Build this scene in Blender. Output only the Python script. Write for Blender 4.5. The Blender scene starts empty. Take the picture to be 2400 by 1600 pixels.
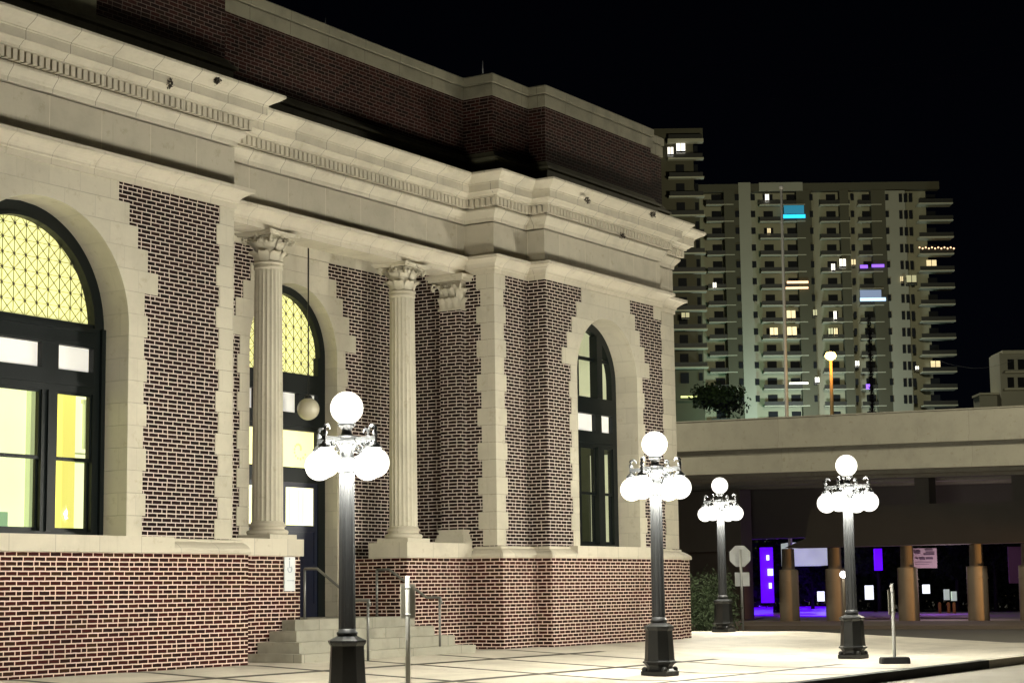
import bpy, math, random
from mathutils import Vector, Matrix
random.seed(7)
S = bpy.context.scene
H = 1.35                       # eye height: all measurements below are relative to the eye, MB.build adds H
# ---------------------------------------------------------------- camera
F, PITCH, ROLL, YAW = 4400.0, 0.13136, -0.013584, 0.567210
fw = Vector((math.cos(YAW)*math.cos(PITCH), math.sin(YAW)*math.cos(PITCH), math.sin(PITCH)))
rt = Vector((math.sin(YAW), -math.cos(YAW), 0)); up = rt.cross(fw)
r2 = rt*math.cos(ROLL)+up*math.sin(ROLL); u2 = -rt*math.sin(ROLL)+up*math.cos(ROLL)
cd = bpy.data.cameras.new('camera'); cam = bpy.data.objects.new('camera', cd); S.collection.objects.link(cam)
cd.sensor_width = 36; cd.lens = F/2400*36; cd.clip_start = .1; cd.clip_end = 1500
cam.matrix_world = Matrix.Translation((0, 0, H)) @ Matrix((r2, u2, -fw)).transposed().to_4x4()
S.camera = cam
# ---------------------------------------------------------------- world: night sky
w = bpy.data.worlds.new('World'); S.world = w; w.use_nodes = True
nt = w.node_tree; bg = nt.nodes['Background']
tc = nt.nodes.new('ShaderNodeTexCoord'); sx = nt.nodes.new('ShaderNodeSeparateXYZ'); cr = nt.nodes.new('ShaderNodeValToRGB')
nt.links.new(tc.outputs['Generated'], sx.inputs[0]); nt.links.new(sx.outputs['Z'], cr.inputs[0]); nt.links.new(cr.outputs[0], bg.inputs[0])
cr.color_ramp.elements[0].position = 0; cr.color_ramp.elements[0].color = (.0009, .0012, .0026, 1)
cr.color_ramp.elements[1].position = .35; cr.color_ramp.elements[1].color = (.0003, .0004, .0009, 1)
bg.inputs[1].default_value = 1.0
S.view_settings.view_transform = 'Standard'; S.view_settings.look = 'None'; S.view_settings.exposure = 0; S.view_settings.gamma = 1
S.render.engine = 'CYCLES'
S.cycles.max_bounces = 5; S.cycles.diffuse_bounces = 3; S.cycles.glossy_bounces = 3; S.cycles.transmission_bounces = 4; S.cycles.transparent_max_bounces = 32
S.cycles.sample_clamp_indirect = 3.0; S.cycles.caustics_reflective = False; S.cycles.caustics_refractive = False

LAMP_L = 225.0                 # radiance of the lamp globes
def add_light(name, loc, energy, color, radius=.3, typ='POINT'):
    l = bpy.data.lights.new(name, typ); l.energy = energy; l.color = color
    if typ == 'AREA': l.size = radius
    else: l.shadow_soft_size = radius
    o = bpy.data.objects.new(name, l); S.collection.objects.link(o); o.location = (loc[0], loc[1], loc[2]+H); return o
# ---------------------------------------------------------------- mesh helpers
class MB:
    def __init__(s): s.v = []; s.f = []; s.mi = []; s.m = 0; s.sm = []
    def add(s, vs, fs, smooth=False):
        b = len(s.v); s.v += [tuple(q) for q in vs]
        for f in fs: s.f.append(tuple(i+b for i in f)); s.mi.append(s.m); s.sm.append(smooth)
        return s
    def box(s, x0, x1, y0, y1, z0, z1):
        return s.add([(x0,y0,z0),(x1,y0,z0),(x1,y1,z0),(x0,y1,z0),(x0,y0,z1),(x1,y0,z1),(x1,y1,z1),(x0,y1,z1)],
              [(0,3,2,1),(4,5,6,7),(0,1,5,4),(1,2,6,5),(2,3,7,6),(3,0,4,7)])
    def prism(s, poly, y0, y1):         # polygon in x,z pushed along y (front at y0), counter-clockwise seen from -y
        n = len(poly)
        vs = [(x, y0, z) for x, z in poly]+[(x, y1, z) for x, z in poly]
        fs = [tuple(range(n)), tuple(range(2*n-1, n-1, -1))]
        for i in range(n): j = (i+1) % n; fs.append((i, i+n, j+n, j))
        return s.add(vs, fs)
    def lathe(s, prof, cx, cy, n=24, z0=0, smooth=True, mod=None, caps=True, rot=0):
        vs = []; fs = []
        for r, z in prof:
            for k in range(n):
                a = 2*math.pi*k/n+rot; rr = r*(mod(k, n) if mod else 1)
                vs.append((cx+rr*math.cos(a), cy+rr*math.sin(a), z0+z))
        for i in range(len(prof)-1):
            for k in range(n):
                j = (k+1) % n; fs.append((i*n+k, i*n+j, (i+1)*n+j, (i+1)*n+k))
        if caps: fs.append(tuple(range(n-1, -1, -1))); fs.append(tuple((len(prof)-1)*n+k for k in range(n)))
        return s.add(vs, fs, smooth)
    def sphere(s, c, r, nu=20, nv=12, sz=1.0):
        prof = [(max(1e-4, r*math.sin(math.pi*i/nv)), -r*sz*math.cos(math.pi*i/nv)) for i in range(nv+1)]
        return s.lathe(prof, c[0], c[1], nu, c[2], True)
    def tube(s, pts, rad, n=8, smooth=True):
        pts = [Vector(p) for p in pts]; rads = rad if isinstance(rad, (list, tuple)) else [rad]*len(pts)
        vs = []; fs = []
        for i, p in enumerate(pts):
            d = (pts[min(i+1, len(pts)-1)]-pts[max(i-1, 0)]).normalized()
            a = d.cross(Vector((0, 0, 1))); 
            if a.length < .05: a = d.cross(Vector((0, 1, 0)))
            a.normalize(); b = d.cross(a)
            for k in range(n):
                t = 2*math.pi*k/n; vs.append(p+(a*math.cos(t)+b*math.sin(t))*rads[i])
        for i in range(len(pts)-1):
            for k in range(n): j = (k+1) % n; fs.append((i*n+k, (i+1)*n+k, (i+1)*n+j, i*n+j))
        fs.append(tuple(range(n))); fs.append(tuple((len(pts)-1)*n+k for k in range(n-1, -1, -1)))
        return s.add(vs, fs, smooth)
    def sweep(s, path, prof):           # path in plan (outside on the right hand when walking +x), profile (outward, z)
        n = len(path); m = len(prof); vs = []; fs = []
        nrm = []
        for i in range(n-1):
            dx, dy = path[i+1][0]-path[i][0], path[i+1][1]-path[i][1]; L = math.hypot(dx, dy); nrm.append((dy/L, -dx/L))
        for i in range(n):
            if i == 0: q = nrm[0]
            elif i == n-1: q = nrm[-1]
            else:
                a, b = nrm[i-1], nrm[i]; d = 1+a[0]*b[0]+a[1]*b[1]; q = ((a[0]+b[0])/d, (a[1]+b[1])/d)
            for o, z in prof: vs.append((path[i][0]+q[0]*o, path[i][1]+q[1]*o, z))
        for i in range(n-1):
            for k in range(m-1): fs.append((i*m+k, (i+1)*m+k, (i+1)*m+k+1, i*m+k+1))
        return s.add(vs, fs)
    def build(s, name, mats, parent=None, origin=None, smooth_angle=None):
        if not isinstance(mats, (list, tuple)): mats = [mats]
        if origin is None: origin = ORG.get(parent.name, (0, 0, 0)) if parent else (0, 0, 0)
        me = bpy.data.meshes.new(name)
        me.from_pydata([(a-origin[0], b-origin[1], c-origin[2]) for a, b, c in s.v], [], s.f)
        for m_ in mats: me.materials.append(m_)
        me.polygons.foreach_set('material_index', s.mi); me.polygons.foreach_set('use_smooth', s.sm); me.update()
        o = bpy.data.objects.new(name, me); S.collection.objects.link(o)
        if parent: o.parent = parent; ORG[o.name] = origin
        else: o.location = (origin[0], origin[1], origin[2]+H); ORG[o.name] = origin
        return o
ORG = {}
def tag(o, label=None, cat=None, group=None, kind=None):
    if label: o['label'] = label
    if cat: o['category'] = cat
    if group: o['group'] = group
    if kind: o['kind'] = kind
    return o
def empty(name, loc, label, cat, group=None):
    o = bpy.data.objects.new(name, None); S.collection.objects.link(o); o.location = (loc[0], loc[1], loc[2]+H); ORG[o.name] = tuple(loc)
    return tag(o, label, cat, group)
def copy_tree(o, parent=None, loc=None):
    c = o.copy(); S.collection.objects.link(c)
    if parent: c.parent = parent
    if loc: c.location = (loc[0], loc[1], loc[2]+H)
    for ch in [q for q in list(S.collection.objects) if q.parent == o]: copy_tree(ch, c)
    return c
# ---------------------------------------------------------------- materials
def mat(name): 
    m = bpy.data.materials.new(name); m.use_nodes = True; return m, m.node_tree, m.node_tree.nodes['Principled BSDF']
class N:                                # tiny node-maths helper
    def __init__(s, nt): s.nt = nt
    def m(s, op, a, b=0.0, c=None):
        n = s.nt.nodes.new('ShaderNodeMath'); n.operation = op
        for i, q in enumerate((a, b) if c is None else (a, b, c)):
            if isinstance(q, (int, float)): n.inputs[i].default_value = q
            else: s.nt.links.new(q, n.inputs[i])
        return n.outputs[0]
    def mix(s, f, a, b):
        n = s.nt.nodes.new('ShaderNodeMix'); n.data_type = 'RGBA'; n.clamp_factor = True
        for i, q in ((0, f), (6, a), (7, b)):
            if isinstance(q, (int, float)): n.inputs[i].default_value = q
            elif isinstance(q, tuple): n.inputs[i].default_value = (*q, 1)
            else: s.nt.links.new(q, n.inputs[i])
        return n.outputs[2]
    def ss(s, x, a, b):                 # smoothstep
        n = s.nt.nodes.new('ShaderNodeMapRange'); n.interpolation_type = 'SMOOTHSTEP'; s.nt.links.new(x, n.inputs[0])
        n.inputs[1].default_value = a; n.inputs[2].default_value = b; return n.outputs[0]
    def noise(s, vec, scale, detail=3, rough=.55):
        n = s.nt.nodes.new('ShaderNodeTexNoise'); n.inputs['Scale'].default_value = scale; n.inputs['Detail'].default_value = detail
        n.inputs['Roughness'].default_value = rough
        if vec: s.nt.links.new(vec, n.inputs['Vector'])
        return n.outputs[0]
    def white(s, x, y=0.0):
        c = s.nt.nodes.new('ShaderNodeCombineXYZ')
        for i, q in enumerate((x, y)):
            if isinstance(q, (int, float)): c.inputs[i].default_value = q
            else: s.nt.links.new(q, c.inputs[i])
        n = s.nt.nodes.new('ShaderNodeTexWhiteNoise'); s.nt.links.new(c.outputs[0], n.inputs['Vector']); return n.outputs['Value']
    def pos(s):
        g = s.nt.nodes.new('ShaderNodeNewGeometry'); x = s.nt.nodes.new('ShaderNodeSeparateXYZ'); y = s.nt.nodes.new('ShaderNodeSeparateXYZ')
        s.nt.links.new(g.outputs['Position'], x.inputs[0]); s.nt.links.new(g.outputs['True Normal'], y.inputs[0]); return g.outputs['Position'], x.outputs, y.outputs
    def bump(s, h, bsdf, strength=.3, dist=.01):
        b = s.nt.nodes.new('ShaderNodeBump'); b.inputs['Strength'].default_value = strength; b.inputs['Distance'].default_value = dist
        s.nt.links.new(h, b.inputs['Height']); s.nt.links.new(b.outputs[0], bsdf.inputs['Normal'])
CB = .0677; ZB0 = .41355+H              # course height, bottom of a header course
def brick_mat(name, c1, c2, c3, mortar, joint):
    m, nt, b = mat(name); n = N(nt); P, p, nr = n.pos()
    isx = n.m('GREATER_THAN', n.m('ABSOLUTE', nr[1]), .5)
    u0 = n.m('ADD', n.m('MULTIPLY', p[0], isx), n.m('MULTIPLY', n.m('ADD', p[1], .07), n.m('SUBTRACT', 1.0, isx)))
    wob = n.m('MULTIPLY', n.m('SUBTRACT', n.noise(P, 9, 2), .5), .010)
    z = n.m('ADD', n.m('DIVIDE', n.m('SUBTRACT', n.m('ADD', p[2], wob), ZB0), CB), 600.0)
    k = n.m('FLOOR', z); fz = n.m('FRACT', z)
    hd = n.m('LESS_THAN', n.m('MODULO', k, 6.0), .5)
    st = n.m('ADD', n.m('DIVIDE', n.m('ADD', u0, wob), .2075), n.m('ADD', n.m('MULTIPLY', n.m('MODULO', k, 2.0), .5), 500.0))
    rnd = n.white(k, 3.3)
    st = n.m('ADD', st, n.m('MULTIPLY', rnd, .12))
    sid = n.m('FLOOR', st); sf = n.m('FRACT', st)
    sd = n.m('MULTIPLY', n.m('MINIMUM', sf, n.m('SUBTRACT', 1.0, sf)), .2075)      # distance in metres to vertical joint
    hh = n.m('ADD', n.m('DIVIDE', u0, .311), 500.0); hid = n.m('FLOOR', hh); hf = n.m('FRACT', hh)
    split = .662
    inS = n.m('LESS_THAN', hf, split)
    dS = n.m('MINIMUM', hf, n.m('SUBTRACT', split, hf)); dH = n.m('MINIMUM', n.m('SUBTRACT', hf, split), n.m('SUBTRACT', 1.0, hf))
    hdist = n.m('MULTIPLY', n.m('ADD', n.m('MULTIPLY', inS, dS), n.m('MULTIPLY', n.m('SUBTRACT', 1.0, inS), dH)), .311)
    d = n.m('ADD', n.m('MULTIPLY', hd, hdist), n.m('MULTIPLY', n.m('SUBTRACT', 1.0, hd), sd))
    iid = n.m('ADD', n.m('MULTIPLY', hd, n.m('ADD', n.m('MULTIPLY', hid, 2.0), n.m('ADD', inS, 7000.0))), n.m('MULTIPLY', n.m('SUBTRACT', 1.0, hd), sid))
    dz = n.m('MULTIPLY', n.m('MINIMUM', fz, n.m('SUBTRACT', 1.0, fz)), CB)
    dd = n.m('MINIMUM', d, dz)
    face = n.ss(dd, joint/2-.0025, joint/2+.0025)
    r1 = n.white(iid, k); r2_ = n.white(k, iid)
    big = n.noise(P, .9, 3)
    col = n.mix(n.ss(r1, .2, .95), c1, c2); col = n.mix(n.m('MULTIPLY', n.m('GREATER_THAN', r2_, .80), n.ss(big, .35, .6)), col, c3)
    g = n.noise(P, 60, 3); col = n.mix(n.m('MULTIPLY', g, .35), col, (c1[0]*.4, c1[1]*.4, c1[2]*.4))
    mc = n.mix(n.m('ADD', n.m('MULTIPLY', n.noise(P, 5, 4), .45), n.m('MULTIPLY', n.ss(n.noise(P, .8, 4), .5, .72), .45)), mortar, tuple(q*.6 for q in mortar))
    nt.links.new(n.mix(face, mc, col), b.inputs['Base Color']); b.inputs['Roughness'].default_value = .9; b.inputs['Specular IOR Level'].default_value = .15
    n.bump(n.m('ADD', face, n.m('MULTIPLY', g, .3)), b, .6, .006)
    return m
def stone_mat(name, col, dark=.72, jx=None, jz=None, z0=0, rough=.8, stain=.65, jd=.4):
    m, nt, b = mat(name); n = N(nt); P, p, nr = n.pos()
    a = n.noise(P, 1.3, 5, .6); f = n.noise(P, 22, 4, .6)
    c = n.mix(n.m('MULTIPLY', n.ss(a, .42, .72), stain), col, tuple(q*dark for q in col)); sp = n.noise(P, 4.5, 6, .7); c = n.mix(n.m('MULTIPLY', n.ss(sp, .56, .70), .55), c, (col[0]*.62, col[1]*.58, col[2]*.48))
    c = n.mix(n.m('MULTIPLY', f, .22), c, tuple(q*.62 for q in col))
    mp = nt.nodes.new('ShaderNodeMapping'); mp.inputs['Scale'].default_value = (5, 5, .35); nt.links.new(P, mp.inputs[0])
    st = n.noise(mp.outputs[0], 1.6, 4, .65); c = n.mix(n.m('MULTIPLY', n.ss(st, .60, .80), .5), c, tuple(q*.5 for q in (col[0], col[1]*.97, col[2]*.85)))
    h = f
    if jx:
        isx = n.m('GREATER_THAN', n.m('ABSOLUTE', nr[0]), .7)
        u = n.m('ADD', n.m('MULTIPLY', p[1], isx), n.m('MULTIPLY', p[0], n.m('SUBTRACT', 1.0, isx)))
        uu = n.m('ADD', n.m('DIVIDE', u, jx), 300.0)
        if jz:
            k = n.m('FLOOR', n.m('DIVIDE', n.m('SUBTRACT', p[2], z0), jz)); uu = n.m('ADD', uu, n.m('MULTIPLY', k, .5))
        fr = n.m('FRACT', uu); d = n.m('MULTIPLY', n.m('MINIMUM', fr, n.m('SUBTRACT', 1.0, fr)), jx)
        if jz:
            fz = n.m('FRACT', n.m('ADD', n.m('DIVIDE', n.m('SUBTRACT', p[2], z0), jz), 100.0)); dz = n.m('MULTIPLY', n.m('MINIMUM', fz, n.m('SUBTRACT', 1.0, fz)), jz)
            d = n.m('MINIMUM', d, dz)
            tint = n.white(n.m('FLOOR', uu), k)
        else: tint = n.white(n.m('FLOOR', uu), 1.0)
        c = n.mix(n.m('MULTIPLY', tint, .34), c, tuple(q*.66 for q in col))
        j = n.ss(d, .003, .009); c = n.mix(j, tuple(q*jd for q in col), c); h = n.m('ADD', n.m('MULTIPLY', f, .3), j)
    nt.links.new(c, b.inputs['Base Color']); b.inputs['Roughness'].default_value = rough; n.bump(h, b, .35, .006)
    return m
def plain(name, col, rough=.6, metal=0, var=.25, scale=8, spec=.5):
    m, nt, b = mat(name); n = N(nt); P, p, nr = n.pos()
    a = n.noise(P, scale, 4); nt.links.new(n.mix(n.m('MULTIPLY', a, var*2), col, tuple(q*.6 for q in col)), b.inputs['Base Color'])
    b.inputs['Roughness'].default_value = rough; b.inputs['Metallic'].default_value = metal; b.inputs['Specular IOR Level'].default_value = spec
    n.bump(a, b, .15, .004); return m
def emit(name, col, s, tex=0):
    m, nt, b = mat(name); b.inputs['Base Color'].default_value = (*[min(1, q) for q in col], 1)
    b.inputs['Emission Color'].default_value = (*col, 1); b.inputs['Emission Strength'].default_value = s; b.inputs['Roughness'].default_value = .5
    if tex:
        n = N(nt); P, p, nr = n.pos(); a = n.noise(P, 1.4, 2); nt.links.new(n.m('MULTIPLY', n.m('ADD', n.m('MULTIPLY', a, tex), 1-tex*.5), s), b.inputs['Emission Strength'])
    return m
def glass_mat(name, tint=(.9, .95, .9)):
    m, nt, b = mat(name); nt.nodes.remove(b); out = nt.nodes['Material Output']
    t = nt.nodes.new('ShaderNodeBsdfTransparent'); t.inputs[0].default_value = (*tint, 1); g = nt.nodes.new('ShaderNodeBsdfGlossy'); g.inputs['Roughness'].default_value = .02
    fr = nt.nodes.new('ShaderNodeFresnel'); fr.inputs[0].default_value = 1.5; mx = nt.nodes.new('ShaderNodeMixShader')
    nt.links.new(fr.outputs[0], mx.inputs[0]); nt.links.new(t.outputs[0], mx.inputs[1]); nt.links.new(g.outputs[0], mx.inputs[2]); nt.links.new(mx.outputs[0], out.inputs[0])
    return m
M = {}
M['brick_base'] = brick_mat('red_brick', (.046, .007, .005), (.016, .004, .003), (.040, .016, .005), (.80, .62, .51), .0180)
M['brick_up'] = brick_mat('dark_brick', (.019, .006, .006), (.008, .003, .003), (.026, .010, .006), (.68, .58, .50), .0172)
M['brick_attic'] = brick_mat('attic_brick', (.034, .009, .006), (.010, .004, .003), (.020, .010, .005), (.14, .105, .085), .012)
ST = (.60, .55, .425)
M['stone'] = stone_mat('limestone', ST)
M['stone_blk'] = stone_mat('limestone_blocks', ST, jx=.62, jz=5*CB, z0=.84+H, jd=.78)
M['stone_band'] = stone_mat('limestone_band', (.64, .58, .45), jx=.86, jd=.58)
M['stone_cornice'] = stone_mat('limestone_cornice', (.64, .585, .455), jx=.86, jd=.33, stain=.8)
M['stone_frieze'] = stone_mat('limestone_frieze', (.54, .49, .375), jx=1.05, jd=1.15)
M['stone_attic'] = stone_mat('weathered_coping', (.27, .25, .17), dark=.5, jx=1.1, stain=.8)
M['stone_mold'] = stone_mat('olive_attic_stone', (.17, .16, .09), dark=.45, jx=1.1, stain=.9)  # dark olive stone colour for the attic base and pedestal
M['step'] = stone_mat('step_stone', (.38, .36, .28), dark=.6, jx=1.5, stain=.9)
M['frame'] = plain('dark_green_frame', (.005, .008, .008), .42, var=.3, spec=.25)
M['door'] = plain('blue_door_paint', (.008, .012, .032), .35)
M['white_panel'] = emit('white_panel_glow', (.80, .78, .72), .42, .1)  # white transom panel with a glow added to brighten it
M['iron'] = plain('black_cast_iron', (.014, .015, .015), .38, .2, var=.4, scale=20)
M['iron_lit'] = plain('lamplit_cast_iron', (.030, .032, .034), .5, .2, var=.3, scale=20)  # lighter copy of the iron, lamplight put into the colour
M['core'] = emit('lamp_core', (1, .965, .86), LAMP_L*2.2)
m, nt, b = mat('lamp_globe'); nt.nodes.remove(b); t_ = nt.nodes.new('ShaderNodeBsdfTransparent'); e_ = nt.nodes.new('ShaderNodeEmission'); a_ = nt.nodes.new('ShaderNodeAddShader')
t_.inputs[0].default_value = (.97, .97, .95, 1); e_.inputs[0].default_value = (1, .96, .86, 1); e_.inputs[1].default_value = 1.15
nt.links.new(t_.outputs[0], a_.inputs[0]); nt.links.new(e_.outputs[0], a_.inputs[1]); nt.links.new(a_.outputs[0], nt.nodes['Material Output'].inputs[0]); M['globe'] = m
M['opal'] = plain('unlit_opal_globe', (.62, .57, .42), .25, var=.06)
M['glass'] = glass_mat('window_glass')
M['galv'] = plain('galvanised_steel', (.55, .56, .54), .45, .35, var=.15)
M['white_post'] = plain('white_painted_post', (.86, .86, .82), .5, var=.1)
M['sign_white'] = plain('white_sign_face', (.72, .74, .74), .5, var=.08)
M['plate'] = plain('sign_back', (.36, .34, .28), .6, var=.2)
M['sign_grey'] = plain('sign_grey_mark', (.42, .46, .50), .5, var=.05)
M['rubber'] = plain('black_rubber', (.012, .012, .012), .8)
M['rail'] = plain('grey_handrail', (.22, .22, .20), .4, .5)
M['lattice'] = plain('lattice_bronze', (.05, .045, .015), .5)
M['asphalt'] = plain('asphalt', (.075, .068, .055), .85, var=.35, scale=3)
M['dark_soil'] = plain('dark_ground', (.05, .03, .02), .9, var=.4, scale=1)
M['kerb_dark'] = plain('shaded_kerb_face', (.012, .011, .008), .8, var=.4)  # unlit kerb face: its shade is put into the near-black colour
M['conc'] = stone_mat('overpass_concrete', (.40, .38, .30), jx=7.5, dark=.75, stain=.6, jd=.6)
M['conc_dark'] = plain('shaded_overpass_concrete', (.15, .14, .12), .9, var=.3, scale=.8)  # darker concrete copy, shade under the deck put into the colour
M['conc_pier'] = plain('pier_concrete', (.36, .30, .22), .9, var=.3, scale=1.5)
M['y_wall'] = emit('lit_yellow_interior_wall', (1, .94, .46), .84, .3)
M['y_pale'] = emit('lit_pale_interior_wall', (1, .99, .68), .96, .3)
M['y_deep'] = emit('lit_deep_yellow_interior', (.95, .82, .22), .85, .2)
M['y_grey'] = emit('lit_interior_casing', (.55, .60, .38), .5, .2)
M['lattice_glow'] = emit('backlit_lattice_glass', (.88, .86, .34), .84, .3)
M['dim_room'] = emit('dim_interior_wall', (.72, .70, .48), .62, .9)
M['dim_dark'] = plain('dim_interior_dark', (.10, .11, .08), .7)

# ---------------------------------------------------------------- ground and pavement
def gz(Y): return -1.38+.26*min(1, max(0, (Y-14.2)/5.2))
m, nt, b = mat('pavement_concrete'); n = N(nt); P, p, nr = n.pos()
def grid_d(c, c0, sp):
    f = n.m('FRACT', n.m('ADD', n.m('DIVIDE', n.m('SUBTRACT', c, c0), sp), 100.0)); return n.m('MULTIPLY', n.m('MINIMUM', f, n.m('SUBTRACT', 1.0, f)), sp)
d = n.m('MINIMUM', grid_d(p[0], 20.5, 2.42), grid_d(p[1], 18.1, 2.42))
far = n.m('GREATER_THAN', p[0], 31.5)
d = n.m('ADD', d, n.m('MULTIPLY', far, .5)); j = n.ss(d, .075, .115)
a = n.noise(P, .7, 5, .6); f = n.noise(P, 14, 4)
c = n.mix(n.ss(a, .4, .75), (.60, .55, .44), (.43, .39, .31)); c = n.mix(n.m('MULTIPLY', f, .35), c, (.30, .27, .21))
mp = nt.nodes.new('ShaderNodeMapping'); mp.inputs['Scale'].default_value = (.25, 1.6, 1); nt.links.new(P, mp.inputs[0])
c = n.mix(n.m('MULTIPLY', n.ss(n.noise(mp.outputs[0], 1.2, 4), .5, .75), .4), c, (.33, .30, .24))
cr_ = n.noise(P, 2.6, 6, .75); c = n.mix(n.m('MULTIPLY', n.ss(cr_, .62, .70), .55), c, (.20, .18, .14)); c = n.mix(j, (.035, .028, .015), c)
nt.links.new(c, b.inputs['Base Color']); b.inputs['Roughness'].default_value = .75; n.bump(n.m('ADD', n.m('MULTIPLY', f, .3), j), b, .4, .01); M['pave'] = m

ys = [11.55, 14.2, 19.4, 30]; mb = MB()
for i in range(3):
    mb.add([(-20, ys[i], gz(ys[i])), (43.8, ys[i], gz(ys[i])), (43.8, ys[i+1], gz(ys[i+1])), (-20, ys[i+1], gz(ys[i+1]))], [(0, 1, 2, 3)])
mb.add([(43.8, 11.55, -1.38), (43.8, 11.55, -1.53), (43.8, 30, -1.53), (43.8, 30, -1.12), (43.8, 19.4, -1.12), (43.8, 14.2, -1.38)], [(0, 1, 2, 3, 4, 5)])
tag(mb.build('pavement', M['pave']), kind='structure')
# kerb along the pavement, rounded end at the corner
mb = MB()
for x0, x1 in [(-20, 33.9)]:
    mb.box(x0, x1, 11.38, 11.548, -1.56, -1.384)
mb.build('kerb', M['kerb_dark'])['kind'] = 'structure'
mb = MB(); mb.box(33.9, 43.8, 11.38, 11.548, -1.535, -1.384); mb.build('kerb_ramp', M['pave'])['kind'] = 'structure'
mb = MB(); mb.add([(-60, -40, -1.532), (43.79, -40, -1.532), (43.79, 11.5, -1.532), (-60, 11.5, -1.532)], [(0, 1, 2, 3)])
pk = mb.build('driveway', plain('driveway_concrete', (.40, .37, .30), .8, var=.4, scale=1.2)); pk['kind'] = 'structure'
mb = MB(); mb.add([(43.8, -60, -1.528), (62.5, -60, -1.528), (62.5, 160, -1.528), (43.8, 160, -1.528)], [(0, 1, 2, 3)])
tag(mb.build('road', M['asphalt']), kind='structure')
mb = MB(); mb.box(62.5, 70.5, -60, 160, -1.75, -1.40)
tag(mb.build('far_pavement', plain('far_pavement_concrete', (.16, .12, .09), .9, var=.4, scale=1)), kind='structure')
mb = MB(); mb.add([(-500, -500, -1.80), (900, -500, -1.80), (900, 700, -1.80), (-500, 700, -1.80)], [(0, 1, 2, 3)])
tag(mb.build('ground', M['dark_soil']), kind='structure')
mb = MB(); mb.add([(70.5, -60, -1.46), (97, -60, -1.46), (97, 160, -1.46), (70.5, 160, -1.46)], [(0, 1, 2, 3)])
tag(mb.build('underpass_ground', plain('underpass_paving', (.30, .24, .20), .9, var=.3, scale=1)), kind='structure')

# ================================================================ STATION BUILDING
BO = (22.0, 20.0, -1.12)
bld = empty('station_building', BO, 'dark brick and limestone railway station with fluted columns, arched windows and deep dentilled cornice', 'building')
AF, PF, CF, DF, YW = 19.97, 20.67, 19.55, 19.80, 21.90
XA, XB, XC, XD, XE = 22.96, 30.72, 31.96, 36.92, 38.0
X0 = 6.0
front = [(X0, AF), (XA, AF), (XA, PF), (XB, PF), (XB, AF), (XC, AF), (XC, CF), (XD, CF), (XD, DF), (XE, DF), (XE, 34)]
Z1, Z2 = .87, 6.21
def arc(cx, cz, r, a0, a1, n):
    return [(cx+r*math.cos(a0+(a1-a0)*i/n), cz+r*math.sin(a0+(a1-a0)*i/n)) for i in range(n+1)]
# --- base: brick plinth and belt course
base = [(X0, 19.75), (23.10, 19.75), (23.10, 20.50), (25.33, 20.50), (25.33, 23.2)]
base2 = [(28.45, 23.2), (28.45, 20.50), (30.57, 20.50), (30.57, 19.75), (31.80, 19.75), (31.80, 19.39), (37.3, 19.39), (37.3, 19.65), (38.2, 19.65), (38.2, 34)]
mb = MB(); mb.sweep(base, [(0, -1.6), (0, .618), (-.3, .618)]); mb.sweep(base2, [(0, -1.6), (0, .618), (-.3, .618)])
mb.build('plinth_wall', M['brick_base'], bld)
beltp = [(0.0, .6175), (.035, .6175), (.04, .66), (.03, .70), (-.03, .75), (-.09, .785), (-.13, .80), (-.13, .835), (-.16, .85), (-.30, .85)]
slabp = [(0, .6175), (.045, .6175), (.045, .905), (-.8, .905)]
for pth in ([(21.35, 19.75), (23.12, 19.75)], [(30.57, 20.50), (30.57, 19.75), (31.80, 19.75), (31.80, 19.39), (32.75, 19.39)], [(36.2, 19.39), (37.3, 19.39), (37.3, 19.65), (38.2, 19.65), (38.2, 34)]):
    mb = MB(); mb.sweep(pth, beltp); mb.build('belt_course', M['stone_band'], bld)
mb = MB(); mb.box(X0, 21.35, 19.712, 20.4, .6172, .862); mb.build('window_sill', M['stone_band'], bld)
mb = MB(); mb.box(32.75, 36.2, 19.352, 20.0, .6172, .862); mb.build('window_sill', M['stone_band'], bld)
for x0, x1 in ((22.97, 25.375), (28.405, 30.56)):
    mb = MB(); mb.box(x0, x1, 20.455, 21.35, .618, .905); mb.build('pedestal_slab', M['stone_band'], bld)
# --- brick walls
def wall_with_openings(name, path, m):
    mb = MB(); mb.sweep(path, [(0, Z1-.1), (0, Z2+.2)]); return mb.build(name, m, bld)
mb = MB()
mb.box(20.9, XA-.02, AF+.012, AF+.3, .8, 6.35); mb.box(20.25, 20.899, AF+.012, AF+.3, 5.2, 6.35); mb.sweep([(XA-.02, AF+.3), (XA-.02, YW)], [(-.012, .8), (-.012, 6.35)])          # pavilion A right of window
mb.box(X0, 16.6, AF+.012, AF+.4, .8, 6.35)
mb.box(XA-.05, 25.45, YW, YW+.25, -.6, 6.35); mb.box(28.32, XB+.02, YW, YW+.25, -.6, 6.35); mb.box(25.451, 26.02, YW, YW+.25, 5.45, 6.35); mb.box(27.72, 28.319, YW, YW+.25, 5.45, 6.35)
mb.sweep([(XB, YW+.05), (XB, AF+.012), (XC+.012, AF+.012), (XC+.012, CF+.012), (33.05, CF+.012)], [(0, .8), (0, 6.35)]); mb.box(33.051, 33.55, CF+.012, CF+.3, 5.5, 6.35); mb.box(35.35, 35.849, CF+.012, CF+.3, 5.5, 6.35)
mb.sweep([(35.85, CF+.012), (XD-.012, CF+.012), (XD-.012, DF+.012), (XE-.012, DF+.012), (XE-.012, 34)], [(0, .8), (0, 6.35)])
mb.build('brick_wall', M['brick_up'], bld)
# --- anta (brick pilaster beside the pier)
mb = MB(); mb.sweep([(XB+.01, 21.15), (30.53, 21.15), (30.53, PF), (XB+.01, PF)], [(0, .9), (0, 5.52)]); anta = mb.build('brick_pilaster', M['brick_up'], bld)
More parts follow.
